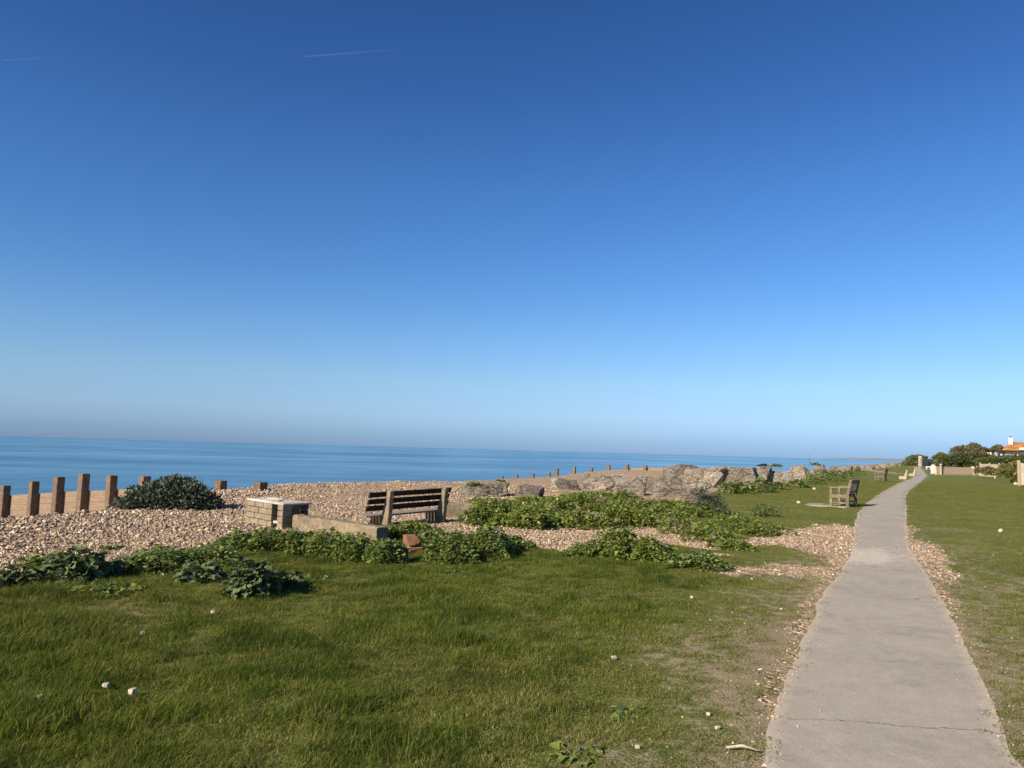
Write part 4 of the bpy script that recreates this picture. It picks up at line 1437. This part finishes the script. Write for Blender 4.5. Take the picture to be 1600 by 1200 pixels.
row = [  # (px, base py, radius px, height px, leaves, leaf size, material, label)
    (375, 862, 34, 34, 420, 'beet', 'leafy clump at the left foot of the block plinth'),
    (420, 864, 36, 40, 480, 'beet', 'leafy clump in front of the sunlit plinth face'),
    (466, 868, 36, 42, 520, 'beet', 'leafy clump in front of the dark plinth face'),
    (512, 872, 38, 44, 560, 'beet', 'leafy clump below the left half of the long low wall'),
    (556, 876, 38, 44, 560, 'beet', 'leafy clump below the right half of the long low wall'),
    (602, 846, 28, 24, 420, 'bright', 'light green clump against the left bench support'),
    (648, 842, 30, 26, 460, 'bright', 'light green broad-leaved clump under the bench seat'),
    (600, 884, 34, 40, 460, 'beet', 'leafy clump just left of the red brick stump'),
    (676, 866, 30, 42, 420, 'beet', 'leafy clump just right of the red brick stump'),
    (706, 884, 34, 46, 560, 'beet', 'dark leafy clump below right of the bench, left of the widest one'),
    (752, 874, 46, 54, 900, 'beet', 'widest dark leafy mound in front of the gravel strip'),
    (798, 862, 30, 26, 320, 'beet', 'low leafy fringe on the right side of the widest mound'),
    (962, 876, 42, 52, 760, 'bright', 'tall leafy mound in mid gravel, right of the gravel strip'),
    (915, 874, 30, 26, 320, 'beet', 'low leafy clump left of the tall mid-gravel mound'),
    (1012, 880, 36, 38, 520, 'bright', 'leafy clump hugging the right side of the tall mid-gravel mound'),
    (1092, 892, 40, 26, 460, 'beet', 'low spreading clump in front of the gravel gap, nearest the lawn'),
    (1046, 882, 26, 18, 220, 'beet', 'small low clump between the mid-gravel mound and the spreading clump'),
    (1108, 850, 40, 32, 560, 'bright', 'bright leafy clump above the gravel gap'),
    (1146, 862, 30, 18, 280, 'bright', 'low bright clump with a white speck near the gravel gap'),
    (1062, 834, 34, 34, 460, 'bright', 'bright clump left of the one above the gravel gap'),
    (1150, 830, 38, 30, 460, 'bright', 'bright clump on the grass side, right of the round dark shrub'),
    (1192, 838, 36, 20, 360, 'bright', 'low bright clump thinning out into the lawn'),
    (1192, 808, 22, 20, 260, 'beet', 'small dark clump at the outer edge of the bright patch'),
    (1104, 806, 32, 46, 800, 'bush', 'round dark shrub in front of the flat-topped boulder'),
]
for px, py, r_, h_, n_, m_, lab in row:
    plant('leafy_plant', lab, 'plant', px, py, r_, h_ * .84, int(n_ * 2.8), .043 if m_ != 'bright' else .047, MAT[m_], 'oval', GB)
# broad thicket in front of the rocks
thick = []
for k, px in enumerate(range(752, 1030, 36)):
    thick.append((px, 826 - .012 * (px - 752) + random.uniform(-3, 3), 30, 40))
for k, px in enumerate(range(748, 1080, 36)):
    thick.append((px + 12, 806 - .02 * (px - 748) + random.uniform(-3, 3), 30, 36 if px < 990 else 20))
for k, px in enumerate(range(752, 1000, 36)):
    thick.append((px + 6, 790 - .015 * (px - 730) + random.uniform(-2, 2), 26, 12 + min(12, max(0, (px - 800) * .12))))
for k, px in enumerate(range(1040, 1110, 30)):
    thick.append((px, 812 - (px - 1040) * .08, 28, 24))
TV, TF, TT, TN = [], [], [], 0
for k, (px, py, r_, h_) in enumerate(thick):
    c_ = gnd(px, py); az = math.atan2(c_[0], c_[1]); R_ = r_ / FPX * c_[1]
    c_ = c_ + np.array([math.sin(az), math.cos(az)]) * R_ * .75
    V_, F_, t_, _ = leaf_cluster(1150, R_ * 1.0, h_ * random.uniform(.42, .9) / FPX * c_[1], .058, 3000 + k, 'oval', .2)
    TV.append(V_ + np.array([c_[0], c_[1], float(H(*c_))])); TF.append(F_ + TN); TN += len(V_); TT.append(np.clip(t_ * .8 + (.2 if (k * 7) % 3 else 0), 0, 1))
go = obj('ground_cover', np.vstack(TV), np.vstack(TF), MAT['bright'], None, True, None, 'stuff')
set_tone(go.data, np.concatenate(TT))
for k, (px, py, r_, h_, lab) in enumerate([
        (1140, 772, 18, 16, 'low green plant below the flat boulder end, right of the round dark shrub'), (1165, 772, 18, 18, 'low green plant at the foot of the tall cracked boulder'),
        (1192, 770, 16, 20, 'low green plant in the black cleft between boulders'), (1212, 765, 16, 12, 'low green plant below the pale blocky boulder'),
        (1248, 762, 14, 12, 'low green plant right of the small squarish rock'), (1270, 757, 16, 18, 'leafy patch plant nearest the small squarish rock'),
        (1290, 754, 16, 20, 'tallest plant of the leafy patch behind the lichen-covered bench'), (1308, 752, 14, 18, 'leafy patch plant before the boulder with two dark holes'),
        (1326, 748, 12, 12, 'leafy patch plant before the pale angular boulder'), (1340, 742, 10, 10, 'last small plant of the leafy patch, by the sandy strip')]):
    plant('low_plant', lab, 'plant', px, py, r_, h_, 380, .10, MAT['bright' if k % 2 else 'beet'], 'oval', 'plants at the foot of the boulders', .2, 4)
for k, (px, py, r_, h_, lab) in enumerate([(780, 757, 12, 8, 'sprig behind the pale rounded boulder'), (742, 762, 9, 12, 'sprig on the left shoulder of the pale rounded boulder'),
                                      (1192, 728, 6, 4, 'tiny dark tuft on top of the pale blocky boulder'), (1214, 729, 8, 5, 'yellow-green tuft on top of the rock row'), (1274, 727, 7, 5, 'dark tuft on the skyline beyond the rock row')]):
    d = {0: 27, 1: 26, 2: 47, 3: 48, 4: 62}[k]
    P = at_depth(px, py, d)
    o = plant('leafy_plant', lab, 'plant', 0, 0, 0, 0, 160, .10, MAT['bright' if k != 2 else 'bush'], 'oval', GB, .2, 3, (P[0], P[1]), r_ / FPX * d, h_ / FPX * d)
    o.location.z = P[2] - .05
# creeping leaves in the turf
for k, (px, py, r_, n_, lab) in enumerate([(705, 897, 26, 60, 'thin creeping leaves in the turf below the brick stump'), (768, 893, 34, 90, 'creeping leaves in the turf in front of the widest mound'), (640, 900, 22, 40, 'few creeping leaves on bare turf left of the others'),
                                      (905, 1190, 32, 40, 'broad-leaved weed in the grass at the bottom edge'), (968, 1120, 30, 26, 'pale flat weed in the grass left of the worn turf'), (490, 905, 24, 60, 'small dark leaves in the turf right of the drooping kale')]):
    plant('turf_weed', lab, 'weed', px, py, r_, 5, n_, .05, MAT['bright' if k in (3, 4) else 'beet'], 'oval', 'small weeds in the turf', .7, 2)

# ------------------------------------------------------------------ loose stones, twig
stones = [(166, 1078, 13, 'cream stone in the grass, left of a close pair'), (207, 1086, 14, 'whitish stone in the grass, right of a close pair'), (62, 1099, 11, 'grey stone half sunk in the grass below the close pair'),
          (222, 993, 8, 'small grey stone in the grass below the big blue-green kale'), (332, 962, 7, 'small pale stone in the grass below the lobed kale'), (960, 1031, 9, 'white stone in mid lawn between the path and the long grass'),
          (1081, 938, 7, 'white flat stone in the turf near the spreading clump'), (1248, 786, 6, 'white stone alone on the lawn left of the lichen-covered bench'), (1564, 832, 9, 'white stone alone on the lawn right of the path'),
          (1107, 1118, 7, 'small white stone on the worn turf beside the path, upper of two'), (1121, 1140, 8, 'small white stone on the worn turf beside the path, lower of two'), (1064, 885, 7, 'white stone among the spreading clump leaves'),
          (996, 1172, 8, 'brown stone on the bare patch at the bottom edge'), (1272, 765, 6, 'pale flat stone lying on the lawn before the boulders')]
for k, (px, py, w, lab) in enumerate(stones):
    c = gnd(px, py)
    s = w / FPX * c[1]
    me = rock_mesh('stone', (s, s * .8, s * .75), 500 + k, 2, 7, .05); me.materials.clear(); me.materials.append(MAT['stone'])
    o = bpy.data.objects.new('stone', me); link(o)
    o.location = (c[0], c[1], float(H(*c)) + s * .25 + (.02 if px < 700 else .005)); o.rotation_euler = (0, 0, k * 1.3)
    tag(o, lab, 'stone', 'loose stones in the grass')
a, b_ = gnd(1135, 1174), gnd(1186, 1180)
tw = MB().tube([(a[0], a[1], float(H(*a)) + .02), ((a[0] + b_[0]) / 2, (a[1] + b_[1]) / 2 + .01, float(H(*a)) + .035), (b_[0], b_[1], float(H(*b_)) + .02)], [.006, .009, .005], 6)
tag(tw.build('twig', MAT['fence'], None, True), 'bleached twig lying on the worn turf by the path', 'twig')


# ------------------------------------------------------------------ houses, walls, fence and hedges on the right
def uvbox(name, a, b, h, th, m, parent, z0=0.0, top_wave=0.0):
    """a straight wall standing on a..b with metric UVs"""
    a, b = np.array(a), np.array(b); L = np.linalg.norm(b - a)
    d = (b - a) / L; nrm = np.array([-d[1], d[0]])
    n = max(2, int(L / 1.0))
    V, F, UVs = [], [], []
    for i in range(n + 1):
        p = a + d * L * i / n
        hh = h + top_wave * math.sin(i * 2.3) * .5 + top_wave * random.uniform(-.5, .5)
        for s_ in (-1, 1):
            q = p + nrm * th / 2 * s_
            V += [(q[0], q[1], z0 - .3), (q[0], q[1], z0 + hh)]
            UVs += [(L * i / n, -.3), (L * i / n, hh)]
    for i in range(n):
        o, e = i * 4, i * 4 + 4
        F += [(o, e, e + 1, o + 1), (o + 2, o + 3, e + 3, e + 2), (o + 1, e + 1, e + 3, o + 3)]
    F += [(0, 1, 3, 2), (n * 4, n * 4 + 2, n * 4 + 3, n * 4 + 1)]
    me = mesh(name, V, F, m)
    ul = me.uv_layers.new(name='UVMap')
    for lp in me.loops: ul.data[lp.index].uv = UVs[lp.vertex_index]
    o = bpy.data.objects.new(name, me)
    link(o, parent)
    return o


wa, wb = at_depth(1462, 742, 96)[:2], at_depth(1529, 742, 99)[:2]
zw = float(Hsmooth(*((wa + wb) / 2)))
gw = thing('garden_wall', 'long low brick wall with patchy render at the far side of the lawn', 'wall')
uvbox('wall_face', wa, wb, 1.03, .24, MAT['brickwall'], gw, zw, .05)
uvbox('plinth_course', wa + np.array([0, -.02]), wb + np.array([0, -.02]), .2, .34, MAT['cream'], gw, zw)
for t_ in (.87, 1.0):
    p = wa + (wb - wa) * t_
    MB().box((p[0], p[1], zw + .55), (.42, .42, 1.35 if t_ != .87 else 1.2), Matrix.Rotation(.8, 3, 'Z'), .01, .02).build('pier', MAT['cream' if t_ == .0 else 'brickwall'], gw)
# white gate post, white seat, small cream post behind the wall
p = at_depth(1458.5, 736, 99)[:2]
d = p[1]
gp = thing('gate_post', 'thick white post at the left end of the brick wall', 'post', (p[0], p[1], float(Hsmooth(*p))))
MB().box((0, 0, .55 * d / 100), (6 / FPX * d, 6 / FPX * d, 12.5 / FPX * d), None, .02, .05).build('shaft', MAT['white'], gp)
MB().box((0, 0, 13.6 / FPX * d), (4.4 / FPX * d, 4.4 / FPX * d, 2 / FPX * d), None, .02, .08).build('cap', MAT['white'], gp)
p = at_depth(1470, 729, 96)
cp = MB().tube([(p[0], p[1], 0), (p[0], p[1], p[2] + .12)], [.12, .11], 8).box((p[0], p[1], p[2] + .25), (.3, .3, .22), None, 0, .05)
tag(cp.build('garden_post', MAT['cream'], None), 'short cream post showing above the brick wall', 'post')
p = gnd(1446.5, 733)
d = p[1]
ws = thing('white_seat', 'low white seat on the verge left of the white post', 'seat', (p[0], p[1], float(Hsmooth(*p))), -.35)
u = d / FPX
MB().box((3.8 * u, 0, 3.6 * u), (8.0 * u, 2.6 * u, 1.5 * u), None, .02, .05).build('seat_board', MAT['white'], ws)
for x_ in (1.2, 6.4):
    MB().prism([(-1.0 * u, -.2), (1.0 * u, -.2), (.7 * u, 3.2 * u), (-.7 * u, 3.2 * u)], (x_ - .75) * u, (x_ + .75) * u).build('leg', MAT['white'], ws)
MB().box((8.3 * u, 0, 5.4 * u), (1.5 * u, 2.2 * u, 3.0 * u), Matrix.Rotation(.5, 3, 'Y'), .02, .06).build('end_rest', MAT['white'], ws)

# far brick wall, pale stone pier and wind-swept bush on the brow
p0, p1 = at_depth(1441, 724, 150), at_depth(1458, 724, 158)
bw2 = thing('garden_wall', 'short red brick wall on the brow behind the white seat', 'wall')
uvbox('wall_face', p0[:2], p1[:2], at_depth(1441, 716.5, 150)[2] - .3, .3, MAT['brickwall'], bw2, .3, .06)
q = at_depth(1438, 723, 149)
pr = thing('stone_pier', 'pale rough stone pier at the left end of the red brick wall', 'pier', (q[0], q[1], .3))
hh = at_depth(1438, 712, 149)[2] - .3
MB().box((0, 0, hh * .40), (.55, .55, hh * .9), Matrix.Rotation(.3, 3, 'Z'), .07, .08).build('shaft', MAT['slab'], pr)
me = rock_mesh('capstone', (.65, .65, .5), 910, 3, 9, .05); me.materials.clear(); me.materials.append(MAT['stone'])
inst('capstone', me, pr, (0, 0, hh * .9))


def leafy_mass(name, label, cat, base, boxes, n, ls, m, trunks=(), group=None, seed=0, stem_m=None):
    """bush, hedge or tree: leaves through overlapping lumps (cx, cy, cz, rx, ry, rz) in the thing's own frame"""
    r = np.random.default_rng(2000 + seed)
    t = thing(name, label, cat, base, 0, group)
    vol = np.array([b[3] * b[4] * b[5] for b in boxes]) ** .67; vol /= vol.sum()
    Vs, Fs, Ts, off = [], [], [], 0
    for b, v in zip(boxes, vol):
        k = max(20, int(n * v))
        D = r.normal(size=(k, 3)); D /= np.linalg.norm(D, axis=1)[:, None]
        D[:, 2] = np.where(D[:, 2] < -.3, -D[:, 2], D[:, 2])
        rr = np.where(r.uniform(0, 1, k) < .75, r.uniform(.82, 1.08, k), r.uniform(.3, .9, k))
        lump = 1 + .32 * fbm(D[:, 0] * 2.6 + b[0] * 3 + seed, D[:, 1] * 2.6 + D[:, 2] * 2.1, seed + 3, 3)
        P = np.array(b[:3]) + D * np.array(b[3:6]) * (rr * lump)[:, None]
        A = D + r.normal(0, .7, (k, 3)); A /= np.linalg.norm(A, axis=1)[:, None]
        B = np.cross(A, r.normal(size=(k, 3))); B /= np.linalg.norm(B, axis=1)[:, None]
        N3 = np.cross(A, B)
        L = ls * r.uniform(.6, 1.4, k)
        pts = np.stack([P - B * (L * .08)[:, None], P + A * (L * .5)[:, None] - B * (L * .34)[:, None] + N3 * (L * .1)[:, None], P + A * L[:, None], P + A * (L * .5)[:, None] + B * (L * .34)[:, None] + N3 * (L * .1)[:, None]], 1)
        Vs.append(pts.reshape(-1, 3)); Fs.append(np.arange(k * 4).reshape(-1, 4) + off); off += k * 4
        Ts.append(np.repeat(np.clip(r.uniform(0, 1, k) * .75 + .9 * (lump - 1) + .12, 0, 1), 4))
    V = np.vstack(Vs); V[:, 2] = np.maximum(V[:, 2], .01)
    o = obj('crown' if trunks else 'leaves', V, np.vstack(Fs), m, t, False, None, 'stuff')
    set_tone(o.data, np.concatenate(Ts))
    for pts, rads in trunks:
        MB().tube(pts, rads, 6).build('trunk', stem_m or MAT['bark'], t, True)
    return t


c_ = at_depth(264, 790, 18.4)
leafy_mass('shingle_bush', 'dense dark rounded bush on the shingle crest before the groyne posts', 'bush', (c_[0], c_[1], float(H(c_[0], c_[1])) - .02),
           [(0, 0, .22, .80, .75, .46), (-.45, .05, .14, .62, .6, .38), (.5, .05, .14, .62, .6, .40), (.1, .1, .36, .62, .6, .36), (-.85, 0, .06, .40, .45, .20), (.88, 0, .08, .34, .45, .24), (0, -.45, .10, .8, .35, .3)],
           9500, .075, MAT['bush'], (), None, 21)
# wind-swept wedge on the brow
q = at_depth(1432, 727, 156)
u = 156 / FPX
leafy_mass('wind_swept_bush', 'dark wind-swept bush rising like a wedge where the path disappears', 'bush', (q[0], q[1], .55),
           [(-13 * u, 0, 1 * u, 5 * u, 3, 2.5 * u), (-8 * u, .5, 3 * u, 5 * u, 3, 3.5 * u), (-3 * u, 1, 5.5 * u, 5 * u, 3, 4 * u), (2 * u, 1.5, 8.5 * u, 5 * u, 3, 4.5 * u), (7 * u, 2, 11 * u, 5 * u, 3, 5 * u), (11 * u, 2, 12 * u, 4 * u, 3, 5 * u), (9 * u, 1, 4 * u, 6 * u, 3, 5 * u), (1 * u, 0, 2 * u, 8 * u, 3, 4 * u)],
           5200, .34, MAT['hedge'], [([(0, 2, -.3), (4 * u, 3, 8 * u)], [.14, .07])], None, 1)


def px_mass(name, label, cat, Y, pieces, n, ls, m, trunk=True, group=None, seed=0, depth=None):
    """pieces: (px, py centre, rx px, ry px) at distance Y; a lump is as deep as it is wide"""
    u = Y / FPX
    c0 = at_depth(pieces[0][0], pieces[0][1], Y)
    zb = float(Hsmooth(c0[0], Y))
    boxes = []
    for k, (px, py, rx, ry) in enumerate(pieces):
        q = at_depth(px, py, Y)
        boxes.append((q[0] - c0[0], (k % 3 - 1) * .5, q[2] - zb, rx * u, (depth or rx * u), ry * u))
    tr = []
    if trunk:
        b = boxes[0]
        tr = [([(b[0], 0, -.3), (b[0] + .1, .05, b[2] * .5), (b[0], 0, b[2])], [.16, .12, .06])]
        tr += [([(b[0], 0, b[2] * .4), ((b[0] + c[0]) / 2, c[1], (b[2] + c[2]) / 2 * .85), (c[0], c[1], c[2])], [.10, .06, .03]) for c in boxes[1:3]]
    return leafy_mass(name, label, cat, (c0[0], Y, zb), boxes, n, ls, m, tr, group, seed)


px_mass('garden_tree', 'small bright green rounded tree left of the long hedge', 'tree', 133, [(1468, 714, 7, 6), (1463, 717, 5, 5), (1474, 715, 6, 5), (1468, 721, 8, 5)], 3600, .24, MAT['olive'], True, None, 3)
px_mass('hedge', 'long dark green hedge behind the brick wall', 'hedge', 112, [(1480, 720, 14, 8), (1500, 718, 16, 9), (1520, 717, 15, 9), (1534, 719, 12, 9), (1473, 727, 9, 9), (1490, 728, 14, 10), (1512, 728, 14, 10), (1530, 729, 10, 10)], 9000, .24, MAT['hedge'], False, None, 4, 1.6)
px_mass('tamarisk_shrub', 'feathery brown shrub rising above the hedge left of the house', 'shrub', 122, [(1512, 710, 14, 10), (1522, 706, 12, 10), (1502, 708, 10, 8), (1530, 710, 10, 9), (1505, 703, 7, 5), (1524, 700, 6, 6)], 4200, .34, MAT['tamarisk'], True, None, 5)
px_mass('hedge', 'broad dark hedge in front of the tiled house', 'hedge', 98, [(1552, 722, 14, 7), (1570, 721, 14, 7.5), (1588, 720, 13, 8), (1606, 719, 14, 9), (1540, 723, 12, 6.5), (1562, 724, 16, 7), (1584, 724, 16, 8), (1606, 724, 14, 8), (1630, 717, 16, 10)], 12000, .22, MAT['hedge'], False, None, 6, 1.6)
px_mass('tamarisk_shrub', 'reddish-brown leafless shrub by the low end of the house roof', 'shrub', 108, [(1553, 701.5, 5, 2.6), (1560, 699.5, 4, 2.4), (1546, 705, 5, 2.6)], 800, .30, MAT['tamarisk'], True, None, 7)

# tiled house
HY = 114.0
hq = at_depth(1545, 712, HY)
zh = float(Hsmooth(hq[0], HY))
hs = thing('tiled_house', 'white bungalow with an orange tiled hipped roof behind the hedge', 'house', (hq[0], HY, zh), -math.atan2(hq[0], HY))
ue = HY / FPX


def hx(px): return (at_depth(px, 700, HY)[0] - hq[0]) * .826
def hz(px, py): return at_depth(px, py, HY)[2] - zh


ez = hz(1560, 704)
x0_, x1_ = hx(1541), hx(1680)
MB().box(((x0_ + x1_) / 2, 4, ez / 2), (x1_ - x0_, 8, ez), None, 0, 0).build('walls', MAT['white'], hs)
# low wing roof, main hipped roof
rz_ = hz(1580, 690.5)
V = [(x0_ - .3, -.4, ez - .05), (hx(1600), -.4, ez - .05), (hx(1600), 8.4, ez - .05), (x0_ - .3, 8.4, ez - .05), (hx(1572), 4, hz(1572, 697)), (hx(1600), 4, hz(1572, 697))]
obj('wing_roof', V, [(0, 1, 5, 4), (2, 3, 4, 5), (0, 4, 3), (1, 2, 5), (0, 3, 2, 1)], MAT['tile'], hs)
V = [(hx(1560), -1.0, ez + .02), (x1_ + .5, -1.0, ez + .02), (x1_ + .5, 9, ez + .02), (hx(1560), 9, ez + .02), (hx(1583), 4, rz_), (hx(1660), 4, rz_ + .1)]
rf = obj('roof', V, [(0, 1, 5, 4), (2, 3, 4, 5), (0, 4, 3), (1, 2, 5), (0, 3, 2, 1)], MAT['tile'], hs)
ch = MB().box((hx(1580.5), 3.0, (rz_ + hz(1580, 683.5)) / 2 - .6), (5.6 * ue, 5.2 * ue, hz(1580, 683.5) - rz_ + 1.2), None, 0, .03)
ch = ch.build('chimney', MAT['white'], rf)
MB().tube([(hx(1580.5), 3.0, hz(1580, 683.5) - .02), (hx(1580.5), 3.0, hz(1580, 681.2))], [.15, .12], 8).build('chimney_pot', MAT['dark'], rf)
for pa, pb in ((1549, 1553), (1558, 1563), (1566, 1570)):
    w0, w1 = hx(pa), hx(pb)
    fr = MB().box(((w0 + w1) / 2, -.03, ez - .55), (w1 - w0 + .12, .10, .95)).build('window', MAT['white'], hs)
    MB().box(((w0 + w1) / 2, -.085, ez - .55), (w1 - w0, .02, .82)).build('pane', MAT['glass'], fr)
MB().box((hx(1598), -.95, ez + .30), (.9, .5, .35)).build('dormer', MAT['white'], hs)
# grey roof glimpsed further left
q = at_depth(1488, 709, 140)
gr = thing('grey_roofed_house', 'low house with a grey roof just showing over the long hedge', 'house', (q[0], 140, 0))
MB().box((0, 1.5, 1.1), (2.2, 2.4, 2.2)).build('walls', MAT['white'], gr)
gr.rotation_euler = (0, 0, -math.radians(31))
zz = q[2]
obj('roof', [(-1.7, -.2, zz - .6), (1.9, -.2, zz - .6), (1.9, 3, zz - .6), (-1.7, 3, zz - .6), (-.9, 1.5, zz + .05), (1.2, 1.5, zz + .05)], [(0, 1, 5, 4), (2, 3, 4, 5), (0, 4, 3), (1, 2, 5), (0, 3, 2, 1)], plain('slate_mat', (.16, .165, .18)), gr)

# fence: posts, rails, boards
fm = [MB().box((0, 0, .80), (.19, .024, 1.50), None, .006, .004).mesh('board', MAT['fence']) for _ in range(3)]


def board_fence(label, pa, pb, bays, h=1.0):
    pa, pb = np.array(pa), np.array(pb)
    fl = np.linalg.norm(pb - pa); fd = (pb - pa) / fl
    f = thing('board_fence', label, 'fence', (pa[0], pa[1], float(Hsmooth(*pa))), math.atan2(fd[1], fd[0]))
    for i in range(bays + 1):
        x_ = fl * i / bays
        MB().box((x_, .07, .80 * h), (.12, .12, 1.80 * h + random.uniform(-.04, .16)), None, .006, .012).build('post', MAT['fence'], f)
        if i < bays:
            for z_ in (.35, 1.35):
                MB().box((x_ + fl / bays / 2, .035, z_ * h), (fl / bays - .13, .045, .07), None, .003, .006).build('rail', MAT['fence'], f)
    nbd = int(fl / .20)
    for k in range(nbd):
        inst('board', fm[k % 3], f, (fl * (k + .5) / nbd, -.012 + random.uniform(-.006, .006), random.uniform(-.03, .02)), (0, 0, 0), (1, 1, h))
    return f


board_fence('pale weathered board fence behind the shrubs at the far right of the lawn', at_depth(1531, 744, 92)[:2], at_depth(1593, 746, 84)[:2], 4, 1.0)
nf = board_fence('pale board fence panel over a brick base at the right frame edge', at_depth(1593, 757, 60)[:2], at_depth(1650, 757, 57)[:2], 2, 1.12)
bq0, bq1 = at_depth(1594, 757, 59.6), at_depth(1650, 757, 56.6)
uvbox('brick_base', [0.1, -.08], [2.9, -.08], .92, .1, MAT['brickwall'], nf, 0.0)
px_mass('fence_shrub', 'brownish clipped shrub against the far end of the board fence', 'shrub', 84, [(1540, 736, 8, 6), (1546, 738, 6, 6), (1535, 738, 5, 6)], 1900, .16, MAT['tamarisk'], False, 'shrubs along the board fence', 11, .7)
px_mass('fence_shrub', 'low yellow-green shrub along the middle of the board fence', 'shrub', 75, [(1556, 738, 7, 5), (1563, 740, 6, 5), (1551, 741, 5, 5)], 1900, .14, MAT['olive'], False, 'shrubs along the board fence', 12, .6)
px_mass('fence_shrub', 'tall straggly yellow-green shrub near the pale end post of the fence', 'shrub', 63, [(1580, 737, 9, 13), (1585, 730, 7, 8), (1574, 744, 8, 8), (1584, 750, 8, 8), (1571, 735, 5, 9)], 3600, .14, MAT['olive'], True, 'shrubs along the board fence', 13, .7)
p = gnd(1588.5, 757.2)
o = MB().box((0, 0, .06), (.38, .24, .16), Matrix.Rotation(.3, 3, 'Z'), .01, .03).build('kerb_stone', MAT['white'], None, False, (p[0], p[1], float(Hsmooth(*p))))
tag(o, 'white block lying at the foot of the fence end post', 'stone')
p = gnd(1592.5, 759)
o = MB().box((0, 0, .95), (.17, .17, 2.0), None, .005, .02).build('end_post', MAT['cream'], None, False, (p[0] - .15, p[1] - .25, float(Hsmooth(*p))))
tag(o, 'pale upright post ending the fence shrubs at the frame edge', 'post')
p = gnd(1554.5, 748)
o = MB().box((0, 0, .2), (.07, .07, .6), None, .004, .01).build('marker_stake', MAT['white'], None, False, (p[0], p[1], float(Hsmooth(*p))))
tag(o, 'short white stake at the lawn edge before the fence', 'stake')

# marker pole at sea and faint coast
P = at_depth(1265, 722, 430)
o = MB().tube([(P[0], P[1], SEA_Z - 1), (P[0], P[1], EYE + 2.0)], [.11, .07], 6).box((P[0], P[1], EYE + 1.9), (.3, .3, .3), None, 0, .05)
tag(o.build('sea_marker', MAT['greywood'], None), 'thin pale marker pole standing in the sea beyond the boulders', 'marker pole')
cv, cf = [], []
kx = np.linspace(1278, 1440, 60)
for i, px in enumerate(kx):
    hgt = 16 + 20 * max(0, float(fbm(np.array(i / 6.0), np.array(0.3), 5, 3))) + 14 * max(0, (px - 1330) / 90)
    hgt *= min(1, i / 12)
    q = at_depth(px, 720, 9000.0)
    cv += [(q[0], q[1], SEA_Z - 2), (q[0] + 80, q[1] + 260, SEA_Z + hgt), (q[0] + 300, q[1] + 1400, SEA_Z - 2)]
for i in range(59):
    o_ = i * 3
    cf += [(o_, o_ + 3, o_ + 4, o_ + 1), (o_ + 1, o_ + 4, o_ + 5, o_ + 2)]
tag(obj('distant_hills', cv, cf, plain('hazed_chalk_mat', (.23, .26, .27), .9, .3, .004), None, True), kind='structure')  # distance haze put into the coast's blue-grey colour


# ------------------------------------------------------------------ contrails
def make_trail():
    b = NB('contrail_mat')
    uv = b.n('ShaderNodeUVMap', uv_map='UVMap').outputs[0]
    s = b.n('ShaderNodeSeparateXYZ'); b.l(uv, s.inputs[0])
    d = b.n('ShaderNodeBsdfDiffuse'); d.inputs['Color'].default_value = (.72, .78, .86, 1)
    t = b.n('ShaderNodeBsdfTransparent')
    mx = b.n('ShaderNodeMixShader')
    f = b.math('MULTIPLY', b.math('POWER', b.math('SUBTRACT', 1.0, s.outputs[0], clamp=True), 1.3), .10)
    b.l(f, mx.inputs[0]); b.l(t.outputs[0], mx.inputs[1]); b.l(d.outputs[0], mx.inputs[2])
    b.l(mx.outputs[0], b.out.inputs['Surface'])
    return b.m


MT = make_trail()
for lab, pl_lab, A, B in (('thin white contrail fading to the right, high above mid sea', 'tiny aeroplane at the head of the contrail above mid sea', (474, 88.5), (640, 76)), ('faint white contrail near the left edge of the sky', 'tiny aeroplane at the head of the faint contrail near the left edge', (4, 94.5), (105, 88))):
    D_ = 17000.0
    a, c = Vector(at_depth(*A, D_)), Vector(at_depth(*B, D_ * 1.08))
    n = 24
    pts = [a.lerp(c, i / n) for i in range(n + 1)]
    rads = [6 + 15 * (i / n) ** .6 for i in range(n + 1)]
    mb = MB().tube([p - a for p in pts], rads, 8, False)
    o = mb.build('contrail', MT, None, True, a)
    ul = o.data.uv_layers.new(name='UVMap')
    for lp in o.data.loops: ul.data[lp.index].uv = (lp.vertex_index // 8 / n, 0)
    tag(o, lab, 'contrail', 'contrails in the sky')
    d = (a - c).normalized()
    ap = thing('aeroplane', pl_lab, 'aeroplane', a + d * 60, math.atan2(d.y, d.x), 'aeroplanes in the sky')
    MB().tube([(-22, 0, 0), (-16, 0, .8), (14, 0, .8), (20, 0, .4), (24, 0, 0)], [.6, 2.0, 2.2, 1.6, .3], 8).build('fuselage', MAT['white'], ap, True)
    for sgn in (-1, 1):
        obj('wing', [(5, 0, -.6), (-3, 0, -.6), (-11, sgn * 19, .6), (-8, sgn * 19, .6), (5, 0, -.1), (-3, 0, -.1), (-11, sgn * 19, .9), (-8, sgn * 19, .9)], [(0, 1, 2, 3), (4, 7, 6, 5), (0, 3, 7, 4), (1, 5, 6, 2), (2, 6, 7, 3)], MAT['white'], ap)
    obj('tail_fin', [(-15, -.2, 1), (-21, -.2, 1), (-23, 0, 8), (-20, 0, 8), (-15, .2, 1), (-21, .2, 1)], [(0, 1, 2, 3), (4, 3, 2, 5), (0, 3, 4), (1, 5, 2)], MAT['white'], ap)
